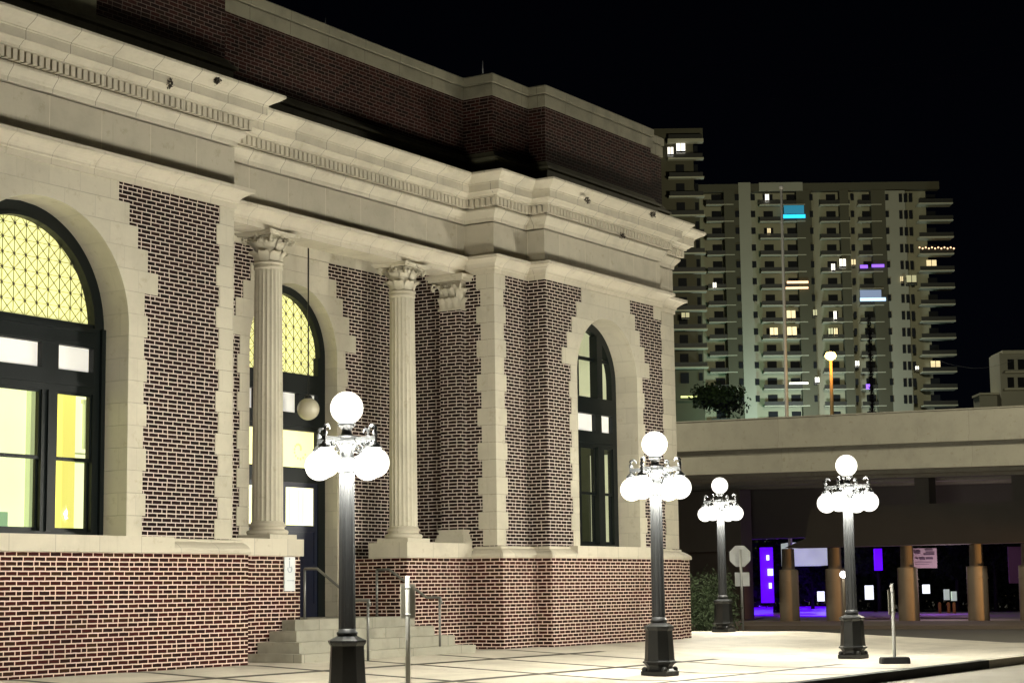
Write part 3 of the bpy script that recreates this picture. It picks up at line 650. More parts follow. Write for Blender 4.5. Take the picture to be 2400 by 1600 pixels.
# ================================================================ STREET LAMPS
def make_lamp(loc, label):
    L0 = tuple(loc); r = empty('street_lamp', L0, label, 'street lamp', 'five-globe street lamps along the station'); x, y, z = L0
    sq = math.pi/8
    mb = MB()
    mb.lathe([(.31, 0), (.315, .07), (.30, .085)], x, y, 4, z, False, rot=math.pi/4*0+math.radians(45)); 
    mb.lathe([(.24, .08), (.215, .11), (.21, .15), (.235, .185), (.27, .205), (.27, .225), (.245, .24), (.236, .27), (.215, .68), (.215, .71), (.235, .735), (.245, .755), (.245, .775), (.13, .83), (.125, .845)], x, y, 8, z, False, rot=sq)
    for k in range(4):
        a = math.radians(45+90*k); mb.sphere((x+.25*math.cos(a), y+.25*math.sin(a), z+.10), .05, 10, 6)
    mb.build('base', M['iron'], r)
    mb = MB(); mb.lathe([(.125, .84), (.132, .86), (.132, .875), (.112, .89), (.108, .92)], x, y, 24, z)
    mb.lathe([(.108, .92), (.103, 1.6), (.098, 2.4), (.092, 2.84)], x, y, 48, z, False, mod=lambda k, n: 1-.06*(k % 4 in (1, 2)))
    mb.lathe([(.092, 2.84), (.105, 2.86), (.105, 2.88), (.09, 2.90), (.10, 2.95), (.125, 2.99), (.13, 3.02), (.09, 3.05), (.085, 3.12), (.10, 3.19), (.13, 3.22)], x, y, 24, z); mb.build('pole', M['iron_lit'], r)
    mb = MB(); mb.lathe([(.15, 3.215), (.16, 3.235), (.16, 3.285), (.12, 3.31), (.07, 3.33), (.06, 3.38), (.085, 3.42), (.11, 3.44), (.11, 3.47)], x, y, 20, z)
    for k in range(4):
        a = k*math.pi/2; ca, sa = math.cos(a), math.sin(a)
        q = [(x+ca*.1-sa*.03, y+sa*.1+ca*.03), (x+ca*.46-sa*.022, y+sa*.46+ca*.022), (x+ca*.46+sa*.022, y+sa*.46-ca*.022), (x+ca*.1+sa*.03, y+sa*.1-ca*.03)]
        vs = [(u, v_, z+3.235) for u, v_ in q]+[(u, v_, z+3.29) for u, v_ in q]; mb.add(vs, [(0, 1, 2, 3), (7, 6, 5, 4), (0, 4, 5, 1), (1, 5, 6, 2), (2, 6, 7, 3), (3, 7, 4, 0)])
        for i in range(5):
            rr = .15+i*.075; mb.box(x+ca*rr-.012, x+ca*rr+.012, y+sa*rr-.012, y+sa*rr+.012, z+3.215, z+3.236)
        pts = [(x+ca*.09, y+sa*.09, z+3.03)]+[(x+ca*(.10+.22*math.sin(t)), y+sa*(.10+.22*math.sin(t)), z+3.235-.20*math.cos(t)) for t in (.2, .5, .8, 1.1, 1.4)]
        mb.tube(pts, .018, 6)
        mb.tube([(x+ca*(.20+.05*math.cos(t)), y+sa*(.20+.05*math.cos(t)), z+3.16+.05*math.sin(t)) for t in (0, 1, 2, 3, 4, 5)], .010, 5)
        mb.lathe([(.085, 0), (.09, .03), (.06, .06), (.035, .085), (.02, .10)], x+ca*.435, y+sa*.435, 14, z+3.13)
        mb.sphere((x+ca*.44, y+sa*.44, z+3.32), .035, 10, 6)
    mb.build('crossarm', M['iron_lit'], r)
    for k in range(4):
        a = k*math.pi/2; ca, sa = math.cos(a), math.sin(a); mb = MB()
        pts = [(x+ca*(.40+.055*math.cos(t)-.0), y+sa*(.40+.055*math.cos(t)), z+3.37+.055*math.sin(t)) for t in (-.9, -.3, .4, 1.1, 1.8, 2.5, 3.1)]
        mb.tube(pts, [.03, .028, .026, .022, .018, .014, .01], 7); mb.build('scroll_finial', M['iron_lit'], r)
        mb = MB(); mb.sphere((x+ca*.435, y+sa*.435, z+2.955), .186, 24, 14); gl = mb.build('globe', M['globe'], r)
        mb = MB(); mb.sphere((x+ca*.435, y+sa*.435, z+2.955), .122, 16, 10); mb.build('lamp_core', M['core'], gl)
    mb = MB(); mb.sphere((x, y, z+3.665), .208, 28, 16); gl = mb.build('globe', M['globe'], r)
    mb = MB(); mb.sphere((x, y, z+3.665), .136, 16, 10); mb.build('lamp_core', M['core'], gl)
    return r
lp = [((18.74, 14.42, -1.369), 'street lamp with five glowing globes nearest the camera, in front of the station entrance'),
      ((26.64, 14.28, -1.378), 'street lamp with five glowing globes in front of the right arched window and building corner'),
      ((43.0, 21.21, -1.121), 'smallest and farthest five-globe street lamp, just left of the octagonal sign'),
      ((33.97, 14.04, -1.382), 'rightmost five-globe street lamp, before the overpass and beside the rubber-footed sign post')]
proto = make_lamp(*lp[0])
for loc, lb in lp[1:]:
    o = copy_tree(proto, None, loc); o['label'] = lb

# ================================================================ signs
def post_sign(loc, hgt, label, plate=(.0, .34, .42), ang=0.35):
    x, y, z = loc; r = empty('sign_post', loc, label, 'sign', 'white sign posts on the pavement')
    mb = MB(); mb.lathe([(.030, 0), (.030, hgt-.03), (.026, hgt-.008), (.012, hgt)], x, y, 14, z); mb.build('post', M['white_post'], r)
    mb = MB(); ca, sa = math.cos(ang), math.sin(ang)
    z0, z1 = z+hgt-.12-plate[2], z+hgt-.10
    def pt(u, v_, zz): return (x+ca*u-sa*v_, y+sa*u+ca*v_, zz)
    a, b_ = -.10, .22
    q = [(a, .034), (b_, .034), (b_, .044), (a, .044)]
    vs = [pt(u, v_, z0) for u, v_ in q]+[pt(u, v_, z1) for u, v_ in q]; mb.add(vs, [(0, 3, 2, 1), (4, 5, 6, 7), (0, 1, 5, 4), (1, 2, 6, 5), (2, 3, 7, 6), (3, 0, 4, 7)])
    pp = mb.build('sign_plate', M['plate'], r)
    mb = MB(); 
    for zz in (z0+.05, z1-.05): mb.lathe([(.036, -.012), (.036, .012)], x, y, 12, zz)
    mb.build('clamp', M['galv'], r)
    return r
s1 = post_sign((19.83, 14.28, -1.376), 1.57, 'white sign post in the foreground just right of the nearest lamp, its plate edge-on', ang=0)
s2 = post_sign((31.95, 12.43, -1.345), 1.36, 'white sign post standing in a black rubber foot at the kerb', ang=0)
mb = MB(); x, y = 31.95, 12.43; c8 = []
for k in range(4):
    a = k*math.pi/2
    for t in (.2, .5, .8, 1.1, 1.37): c8.append((math.copysign(.20, math.cos(a+.79))+.05*math.cos(a+t), math.copysign(.11, math.sin(a+.79))+.05*math.sin(a+t)))
nn = len(c8); rr = [(1, -1.38), (1.02, -1.36), (1.0, -1.29), (.93, -1.265)]; an = math.radians(-57)
vs = [(x+(u*math.cos(an)-v_*math.sin(an))*s_, y+(u*math.sin(an)+v_*math.cos(an))*s_, z) for s_, z in rr for u, v_ in c8]
mb.add(vs, [(i*nn+k, i*nn+(k+1) % nn, (i+1)*nn+(k+1) % nn, (i+1)*nn+k) for i in range(3) for k in range(nn)]+[tuple(3*nn+k for k in range(nn))])
mb.build('rubber_foot', M['rubber'], s2)
# back of a stop sign with a plate below
st = empty('stop_sign', (60.58, 29.13, -1.528), 'back of an octagonal stop sign with a small plate below, beyond the farthest lamp', 'sign')
vr = Vector((math.sin(.5), -math.cos(.5), 0)); vf = Vector((math.cos(.5), math.sin(.5), 0)); c0 = Vector((60.58, 29.13, 0))
def slab(mb, poly, off, th):             # polygon (u, z) in the plane facing the camera side
    n_ = len(poly); vs = [tuple(c0+vr*u+vf*off+Vector((0, 0, z))) for u, z in poly]+[tuple(c0+vr*u+vf*(off+th)+Vector((0, 0, z))) for u, z in poly]
    mb.add(vs, [tuple(range(n_)), tuple(range(2*n_-1, n_-1, -1))]+[(i, i+n_, (i+1) % n_+n_, (i+1) % n_) for i in range(n_)])
mb = MB(); mb.tube([(60.58, 29.13, -1.53), (60.5, 29.1, 1.3)], .045, 8); mb.build('post', M['galv'], st)
mb = MB(); R8 = .40; slab(mb, [(-.03+R8*math.cos(math.pi/8+k*math.pi/4), 1.07+R8*math.sin(math.pi/8+k*math.pi/4)) for k in range(8)], .05, .01); mb.build('octagonal_plate', M['galv'], st)
mb = MB(); slab(mb, [(-.23, .02), (.28, .02), (.28, .50), (-.23, .50)], .05, .01); mb.build('small_plate', M['galv'], st)
mb = MB(); slab(mb, [(-.02, .02), (.01, .02), (.01, 1.3), (-.02, 1.3)], .03, .015); mb.build('bracket', M['rail'], st)

# ================================================================ OVERPASS (runs along Y at X = 66..90)
ov = empty('overpass', (66, 27, -1.46), 'concrete highway overpass crossing behind the lamps on round columns', 'overpass')
def oz(Y, zr): return zr+.0172*(Y-27)+(4.262-4.262)
def deck(mb, x0, x1, za, zb, y0=-70, y1=170):
    vs = [(x0, y0, za+oz(y0, 0)), (x1, y0, za+oz(y0, 0)), (x1, y1, za+oz(y1, 0)), (x0, y1, za+oz(y1, 0)), (x0, y0, zb+oz(y0, 0)), (x1, y0, zb+oz(y0, 0)), (x1, y1, zb+oz(y1, 0)), (x0, y1, zb+oz(y1, 0))]
    mb.add(vs, [(0, 3, 2, 1), (4, 5, 6, 7), (0, 1, 5, 4), (1, 2, 6, 5), (2, 3, 7, 6), (3, 0, 4, 7)])
mb = MB(); deck(mb, 66.0, 66.35, 5.42, 6.33); deck(mb, 65.93, 66.42, 6.33, 6.37); deck(mb, 91, 91.35, 5.42, 6.3); mb.build('parapet', M['conc'], ov)
mb = MB(); deck(mb, 65.9, 91.4, 5.18, 5.418); mb.build('deck_slab', M['conc'], ov)
mb = MB()
deck(mb, 66.25, 66.5, 4.42, 5.178); deck(mb, 66.12, 66.62, 4.26, 4.419)
for x in (69.4, 72.6, 75.8, 79, 82.2, 85.4, 88.6): deck(mb, x, x+.25, 4.42, 5.178); deck(mb, x-.15, x+.4, 4.26, 4.419)
mb.build('girders', M['conc'], ov)
mb = MB()
for zc0, y_l0, y_l1 in ((1.55, 32.9, 31.95),):
    mb.add([(72.6, -30, 1.5), (74.4, -30, 1.5), (74.4, y_l0, 1.58), (72.6, y_l0, 1.58), (72.6, y_l1, 1.95), (74.4, y_l1, 1.95), (74.4, y_l1-.3, 3.2), (72.6, y_l1-.3, 3.2), (72.6, -30, 3.1), (74.4, -30, 3.1)],
       [(0, 3, 2, 1), (0, 8, 7, 4, 3), (1, 2, 5, 6, 9), (3, 4, 5, 2), (4, 7, 6, 5), (7, 8, 9, 6), (0, 1, 9, 8)])
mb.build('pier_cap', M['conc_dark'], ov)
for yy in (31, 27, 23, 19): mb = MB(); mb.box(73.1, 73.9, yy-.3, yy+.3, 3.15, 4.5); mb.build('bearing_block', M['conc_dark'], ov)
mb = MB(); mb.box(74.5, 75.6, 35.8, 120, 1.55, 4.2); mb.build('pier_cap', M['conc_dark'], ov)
mb = MB(); mb.box(80, 81.5, -40, 70, 2.2, 4.95); mb.build('pier_cap', M['conc_dark'], ov)  # extended as an added dark backdrop behind the gaps under the deck
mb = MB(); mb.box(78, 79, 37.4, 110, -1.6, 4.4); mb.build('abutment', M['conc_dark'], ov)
for i, (yy, r0) in enumerate(((33.15, .42), (31.05, .42), (27.9, .42), (25.0, .42), (22.9, .42), (18.5, .42), (14, .42))):
    xx = 73.5; mb = MB(); mb.lathe([(r0, -1.5), (r0*.97, .62), (r0*.97, .68), (r0*.66, .70), (r0*.62, 1.56)], xx, yy, 20); 
    mb.lathe([(r0*1.03, .20), (r0*1.03, .23)], xx, yy, 20); mb.build('pier_column', M['conc_pier'], ov)
# ================================================================ things under and beyond the overpass
def local_at(px, py, D):                 # point seen at photo pixel (px,py) on the upright plane D metres ahead
    v_ = fw+r2*((px-1200)/F)-u2*((py-800)/F); h = Vector((math.cos(YAW), math.sin(YAW), 0)); return v_*(D/v_.dot(h))
def upright(name, px0, py0, px1, py1, D, th, m, label=None, cat=None, parent=None, group=None):
    a = local_at(px0, py1, D); b_ = local_at(px1, py1, D); zt = local_at((px0+px1)/2, py0, D).z; hf = Vector((math.cos(YAW), math.sin(YAW), 0))*th
    o_ = (a+b_)/2; mb = MB(); z0 = a.z
    vs = [(a.x, a.y, z0), (b_.x, b_.y, z0), (b_.x+hf.x, b_.y+hf.y, z0), (a.x+hf.x, a.y+hf.y, z0), (a.x, a.y, zt), (b_.x, b_.y, zt), (b_.x+hf.x, b_.y+hf.y, zt), (a.x+hf.x, a.y+hf.y, zt)]
    mb.add(vs, [(0, 3, 2, 1), (4, 5, 6, 7), (0, 1, 5, 4), (1, 2, 6, 5), (2, 3, 7, 6), (3, 0, 4, 7)])
    if parent: return mb.build(name, m, parent)
    return thing_mesh(name, mb, m, (o_.x, o_.y, z0), label, cat, group)
M['violet'] = emit('violet_led_wash', (.10, .0, 1.0), 1.3, .3)
M['violet2'] = emit('violet_led_strip', (.12, .005, .95), .9, .5)
M['mauve'] = plain('mauve_banner', (.15, .06, .16), .8)
M['lit_white'] = emit('lit_shopfront', (.75, .85, .72), .45, .6)
M['foliage'] = plain('dark_foliage', (.045, .070, .024), .8, var=.5, scale=3)
M['bark'] = plain('bark', (.05, .04, .03), .9)
M['warm'] = emit('warm_window', (1, .86, .55), 1.6)
M['white_l'] = emit('white_window', (.9, .95, 1), 1.5)
lw = empty('light_wall', (88, 48, -1.46), 'tall violet lit wall panel under the overpass left of the first column', 'light wall')
for nm, a in (('panel', (1786, 1282, 1815, 1412)),): upright(nm, *a, 92, .3, M['violet'], parent=lw)
for i, (a, b_, c_, d_) in enumerate(((1800, 1332, 1812, 1348), (1803, 1365, 1809, 1378), (1797, 1300, 1803, 1312))): upright('lit_sign', a, b_, c_, d_, 91.8, .1, M['white_l'], parent=lw)
upright('light_wall', 2052, 1285, 2069, 1336, 92, .3, M['violet'], 'short violet lit panel high between the second and third overpass columns', 'light wall')
upright('building', 1850, 1270, 1940, 1325, 104, 3, M['lit_white'], 'pale lit shop building seen between the first two overpass columns', 'building')
def ground_strip(name, pts, m, label=None):
    mb = MB(); mb.add([(x, y, z) for x, y, z in pts], [tuple(range(len(pts)))]); o = mb.build(name, m); o['kind'] = 'structure'; return o
def gp(px, py, z): v_ = fw+r2*((px-1200)/F)-u2*((py-800)/F); q = v_*(z/v_.z); return (q.x, q.y, z)
M['violet_floor'] = emit('violet_led_floor', (.11, .0, .95), 1.0, .4)
def kerb_strip(name, px0, px1, py0, py1, z, m, lb):
    mb = MB(); q = [gp(px0, py1, z), gp(px1, py1, z), gp(px1, py0, z), gp(px0, py0, z)]
    mb.add(q+[(a, b_, c_-.05) for a, b_, c_ in q], [(0, 1, 2, 3), (7, 6, 5, 4), (0, 4, 5, 1), (1, 5, 6, 2), (2, 6, 7, 3), (3, 7, 4, 0)]); return thing_mesh(name, mb, m, q[0], lb, 'light strip', 'violet light strips')
kerb_strip('light_strip', 1758, 1812, 1414, 1440, -1.40, M['violet_floor'], 'violet lit floor strip left of the first overpass column')
kerb_strip('light_strip', 1858, 1936, 1420, 1442, -1.40, M['violet_floor'], 'violet lit floor strip between the first and second overpass columns')
M['pink_floor'] = plain('pale_kerb_paint', (.45, .28, .42), .8)
kerb_strip('kerb_block', 2012, 2085, 1432, 1446, -1.38, M['pink_floor'], 'pink lit low kerb block between the second and third columns')['category'] = 'kerb block'
kerb_strip('kerb_block', 2156, 2278, 1435, 1444, -1.38, M['pink_floor'], 'long pale kerb block behind the three orange bollards')['category'] = 'kerb block'
for o in [q for q in S.collection.objects if q.name.startswith('kerb_block')]: o['group'] = 'pale kerb blocks under the overpass'
# notice board with illegible lines of text
nb = empty('notice_board', tuple(local_at(2168, 1331, 80)), 'pale pink notice board hanging beside the third overpass column', 'sign')
upright('board', 2141, 1284, 2197, 1331, 80, .05, M['mauve2'] if 'mauve2' in M else plain('pale_pink_board', (.70, .52, .60), .7), parent=nb)
mk = plain('notice_print', (.16, .10, .16), .8)
for (a, b_, c_, d_) in ((2141, 1289, 2157, 1292), (2146, 1293, 2158, 1297), (2168, 1286, 2186, 1289), (2170, 1292, 2190, 1294), (2166, 1296, 2190, 1300), (2147, 1306, 2152, 1309), (2156, 1305, 2168, 1311), (2171, 1305, 2187, 1310), (2146, 1316, 2184, 1317), (2146, 1321, 2178, 1322)):
    upright('print_line', a, b_, c_, d_, 79.93, .03, mk, parent=nb)
upright('banner', 2366, 1280, 2400, 1366, 80, .1, M['mauve'], 'mauve banner at the right edge under the overpass', 'banner')
for px, lb in ((2203, 'left of the three small orange lit bollards'), (2224, 'middle of the three small orange lit bollards, with a bracket'), (2237, 'right of the three small orange lit bollards')):
    a = local_at(px, 1436, 84); mb = MB(); mb.lathe([(.07, 0), (.07, .42), (.05, .47), (.02, .49)], a.x, a.y, 12, a.z)
    if px == 2224: mb.box(a.x-.2, a.x, a.y-.03, a.y+.03, a.z+.36, a.z+.42)
    thing_mesh('bollard', mb, plain('orange_bollard', (.75, .35, .10), .6) if px == 2203 else bpy.data.materials['orange_bollard'], tuple(a), lb, 'bollard', 'bollards under the overpass')
# little path lamp
a = local_at(1980, 1445, 72); pla = empty('path_lamp', tuple(a), 'small glowing ball lamp on a thin post beside the rightmost street lamp', 'lamp')
mb = MB(); mb.tube([tuple(a), (a.x, a.y, a.z+1.42)], .05, 8); mb.build('post', M['conc_pier'], pla)
mb = MB(); mb.sphere((a.x, a.y, a.z+1.60), .13, 14, 8); mb.build('globe', emit('path_lamp_globe', (1, .98, .9), 12), pla)
# distant lit patches beyond the columns
for i, (a, b_, c_, d_, lb) in enumerate(((1918, 1385, 1933, 1408, 'low lit yellow-white shop window beyond the second column'), (2030, 1371, 2048, 1404, 'tall lit white window just right of the rightmost lamp pole'), (2165, 1369, 2180, 1390, 'round white lit sign beyond the third column'), (2215, 1380, 2226, 1405, 'dim grey lit doorway above the bollards'), (2232, 1385, 2243, 1407, 'second dim grey lit doorway above the bollards'))):
    upright('lit_window', a, b_, c_, d_, 104, .3, [M['white_l'], M['white_l'], M['white_l'], M['lit_white'], M['lit_white']][i], lb, 'window', group='lit windows beyond the overpass')
# ---- foliage clumps
def foliage(mb, c, rx, ry, rz, cnt, s, seed):
    rnd = random.Random(seed); c = Vector(c)
    for i in range(cnt):
        while True:
            v_ = Vector((rnd.uniform(-1, 1), rnd.uniform(-1, 1), rnd.uniform(-1, 1)))
            if .25 < v_.length < 1: break
        f_ = 1+.25*math.sin(v_.x*5+seed)+.2*math.cos(v_.y*6+v_.z*4)
        p_ = c+Vector((v_.x*rx, v_.y*ry, v_.z*rz))*f_; a = Vector((rnd.gauss(0, 1), rnd.gauss(0, 1), rnd.gauss(0, 1))).normalized(); b_ = a.cross(Vector((rnd.gauss(0, 1), rnd.gauss(0, 1), 1))).normalized()
        ss_ = s*rnd.uniform(.6, 1.4); mb.add([p_-a*ss_, p_+b_*ss_*.5, p_+a*ss_, p_-b_*ss_*.5], [(0, 1, 2, 3)])
def tree(name, base, hgt, crown, cnt, s, seed, label, cat='tree', trunk=.15, group=None):
    r = empty(name, base, label, cat, group); x, y, z = base
    mb = MB(); mb.tube([(x, y, z), (x+.1, y, z+hgt*.4), (x-.05, y+.1, z+hgt*.75)], [trunk, trunk*.7, trunk*.3], 8)
    rnd = random.Random(seed)
    for k in range(6):
        a = k*1.05; mb.tube([(x+.05, y, z+hgt*(.35+.06*k)), (x+math.cos(a)*crown[0]*.6, y+math.sin(a)*crown[0]*.6, z+hgt*(.55+.06*k))], [trunk*.4, trunk*.12], 5)
    mb.build('trunk', M['bark'], r)
    mb = MB(); rnd = random.Random(seed+5)
    for k in range(7):
        a = rnd.uniform(0, 6.28); q = rnd.uniform(.2, .65); foliage(mb, (x+math.cos(a)*crown[0]*q, y+math.sin(a)*crown[0]*q, z+hgt-crown[1]*rnd.uniform(.3, 1.5)), crown[0]*.5, crown[0]*.5, crown[1]*.5, cnt//7, s, seed*10+k)
    mb.build('crown', M['foliage'], r)
mb = MB()
for k in range(9): foliage(mb, (47.2+.55*k, 24.15+.17*k+random.uniform(-.15, .15), -.60+random.uniform(-.15, .2)), .55, .55, .95, 700, .05, 40+k)
thing_mesh('hedge', mb, M['foliage'], (50, 28, -1.528), 'dark ivy hedge between the station corner and the farthest lamp', 'hedge')
b0 = local_at(1700, 960, 130); tree('tree', (b0.x, b0.y, -1.6), b0.z+1.6+1.8, (2.2, 1.4), 4200, .13, 3, 'dark bushy tree top rising over the overpass at the foot of the apartment tower')
for i, (px, D, hgt, lb) in enumerate(((2062, 110, 5.2, 'dark tree beyond the overpass right of the rightmost lamp pole'), (2245, 112, 5.0, 'dark tree behind the orange bollards'), (2335, 112, 5.6, 'dark tree at the right beyond the last overpass columns'), (1905, 116, 4.6, 'dark tree beyond the first two columns'))):
    q = local_at(px, 1430, D); tree('tree', (q.x, q.y, -1.75), hgt, (2.4, 1.6), 2600, .13, 20+i, lb, group='trees beyond the overpass')

mb = MB()
for k in range(46):
    q = local_at(1560+k*21, 1400, 135+6*math.sin(k*1.7)); foliage(mb, (q.x, q.y, .9+.5*math.sin(k*2.3)), 2.6, 2.6, 3.4+.7*math.sin(k*1.3), 420, .32, 500+k)
tag(mb.build('backdrop_trees', M['foliage']), kind='stuff')  # tree mass added as a dark backdrop behind the overpass
# weeds and soot on the cornice
def on_y(px, py, Y): v_ = fw+r2*((px-1200)/F)-u2*((py-800)/F); return v_*(Y/v_.y)
for i, (px, py, Y, lb) in enumerate(((395, 197, 19.62, 'small weed growing from the cornice of the left pavilion'), (507, 190, 19.44, 'dark mossy tuft on the cornice crown near the end of the left pavilion'), (1374, 470, 18.98, 'small weed on the cornice over the right arched window'), (1457, 552, 19.35, 'dark tuft hanging from the dentils near the right end'), (1527, 503, 18.98, 'dark tuft on the cornice crown near the far right corner'))):
    q = on_y(px, py, Y); mb = MB(); foliage(mb, (q.x, q.y-.02, q.z), .10, .05, .07, 60, .028, 900+i)
    thing_mesh('weed', mb, M['bark'], tuple(q), lb, 'plant', 'weeds on the cornice')

# ================================================================ APARTMENT TOWER
D = 338.0; hx = Vector((math.cos(YAW), math.sin(YAW), 0))
TO = local_at(1900, 800, D); TO = (TO.x, TO.y, -1.6)
tw = empty('apartment_tower', TO, 'tall apartment tower with rows of balconies rising beyond the overpass', 'building')
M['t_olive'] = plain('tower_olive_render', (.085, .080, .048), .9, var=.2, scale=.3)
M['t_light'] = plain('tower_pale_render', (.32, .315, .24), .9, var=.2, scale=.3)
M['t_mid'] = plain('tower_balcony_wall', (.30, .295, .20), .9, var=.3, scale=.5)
M['t_slab'] = plain('tower_balcony_slab', (.46, .45, .33), .9)
M['t_rail'] = plain('tower_railing', (.018, .018, .012), .6)
M['t_win'] = plain('tower_dark_glass', (.012, .013, .015), .7, spec=.1)
def tpt(px, py, dd=0):                    # on the tower face, dd metres behind (+) or before (-) it
    v_ = fw+r2*((px-1200)/F)-u2*((py-800)/F); q = v_*(D/v_.dot(hx)); return q+hx*dd
def tbox(mb, px0, py0, px1, py1, d0, d1, floor=False):
    a = tpt(px0, py1); b_ = tpt(px1, py1); z0 = -1.7 if floor else tpt((px0+px1)/2, py1).z; z1 = tpt((px0+px1)/2, py0).z
    p_ = [a+hx*d0, b_+hx*d0, b_+hx*d1, a+hx*d1]
    vs = [(q.x, q.y, z0) for q in p_]+[(q.x, q.y, z1) for q in p_]
    mb.add(vs, [(0, 3, 2, 1), (4, 5, 6, 7), (0, 1, 5, 4), (1, 2, 6, 5), (2, 3, 7, 6), (3, 0, 4, 7)])
def zx(v_): return 1500+v_/2.6133
def zy(v_): return 300+v_/2.6133
FL = 39.25; y0f = zy(470)
# main body behind the balconies
mb = MB(); tbox(mb, zx(352), zy(338), zx(1832), 1100, 1.6, 18, True); tw_w = mb.build('wall', M['t_mid'], tw)
mb = MB(); tbox(mb, zx(345), zy(338), zx(1832), zy(385), -.2, 1.59); mb.build('roof_parapet', M['t_olive'], tw)
mb = MB()
for a, b_ in ((352, 402), (560, 652), (1012, 1100), (1282, 1332), (1478, 1566)): tbox(mb, zx(a), zy(380), zx(b_)+2, 1100, -.25, 1.6, True)
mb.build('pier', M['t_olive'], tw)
mb = MB(); tbox(mb, zx(652), zy(336), zx(728), 1100, -.35, 1.6, True); tbox(mb, zx(728), zy(336), zx(995), zy(388), -.36, -.2); tbox(mb, zx(1566), zy(385), zx(1690), 1100, -.3, 1.6, True)
mb.build('pale_pier', M['t_light'], tw)
bays = [(405, 572), (732, 866), (874, 1010), (1102, 1284), (1334, 1478), (1696, 1905)]
nf = 13
slab_extra = MB(); win_extra = MB()
for f_ in range(nf+10):
    yb = y0f+FL*f_
    for bi, (a, b_) in enumerate(bays):
        drift = f_*2.6*(1.0)              # verticals lean slightly in the picture
        pa, pb = zx(a+drift), zx(b_+drift)
        tgt = MB() if f_ < nf and bi < 6 else None
        m_ = tgt or slab_extra
        proj_ = -1.5 if bi == 5 else -.16
        m_.m = 0; tbox(m_, pa, yb-.8, pb, yb+(2.0 if bi == 5 else 1.2), proj_-.12, 1.58)
        m_.m = 1; tbox(m_, pa, yb-10.5, pb, yb-.7, proj_+.02, proj_+.1)
        if bi == 5: 
            m_.m = 0; q0, q1 = tpt(pb, yb), tpt(pb+3, yb)
        if tgt: tgt.build('balcony', [M['t_slab'], M['t_rail']], tw)
        wt = MB() if f_ < nf else None; wm = wt or win_extra
        cxw = (pa+pb)/2-(6 if bi in (0, 3) else 3); tbox(wm, cxw-11, yb-28, cxw+11, yb-2, 1.45, 1.58)
        if wt: wt.build('window', M['t_win'], tw)
slab_extra.build('balcony_stack', [M['t_slab'], M['t_rail']], tw)['kind'] = 'stuff'
for f_ in range(nf):
    yb = y0f+FL*f_; dr = f_*2.6
    for a, b_ in ((580, 604), (676, 702), (1036, 1056), (1290, 1308), (1500, 1520)): tbox(win_extra, zx(a+dr), yb-24, zx(b_+dr), yb-9, -.42, -.36)
    for k in range(3): tbox(win_extra, zx(1584+dr+k*30), yb-25, zx(1584+dr+k*30+20), yb-5, -.38, -.31)
win_extra.build('small_windows', M['t_win'], tw)['kind'] = 'stuff'
# left wing, nearer: slabs with pointed ends
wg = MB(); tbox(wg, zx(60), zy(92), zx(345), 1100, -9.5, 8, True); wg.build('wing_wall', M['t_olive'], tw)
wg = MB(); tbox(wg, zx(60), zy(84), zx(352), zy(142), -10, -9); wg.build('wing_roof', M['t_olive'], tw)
for f_ in range(13):
    yb = zy(152)+43.1*f_; mb = MB(); dr = f_*2.6
    tbox(mb, zx(140+dr), yb, zx(352+dr), yb+3.2 if f_ else yb+8, -11.0, -9.52); mb.build('wing_balcony', M['t_slab'], tw)
    mb = MB(); tbox(mb, zx(145+dr), yb-10, zx(345+dr), yb-.3, -10.9, -10.8); mb.build('wing_railing', M['t_rail'], tw)
for f_ in range(13):
    yb = zy(152)+43.1*f_; dr = f_*2.6
    for a, b_, h_ in ((190, 240, 36), (300, 322, 30)):
        mb = MB(); tbox(mb, zx(a+dr), yb+12, zx(b_+dr), yb+h_, -9.6, -9.51); mb.build('wing_window', M['t_win'], tw)
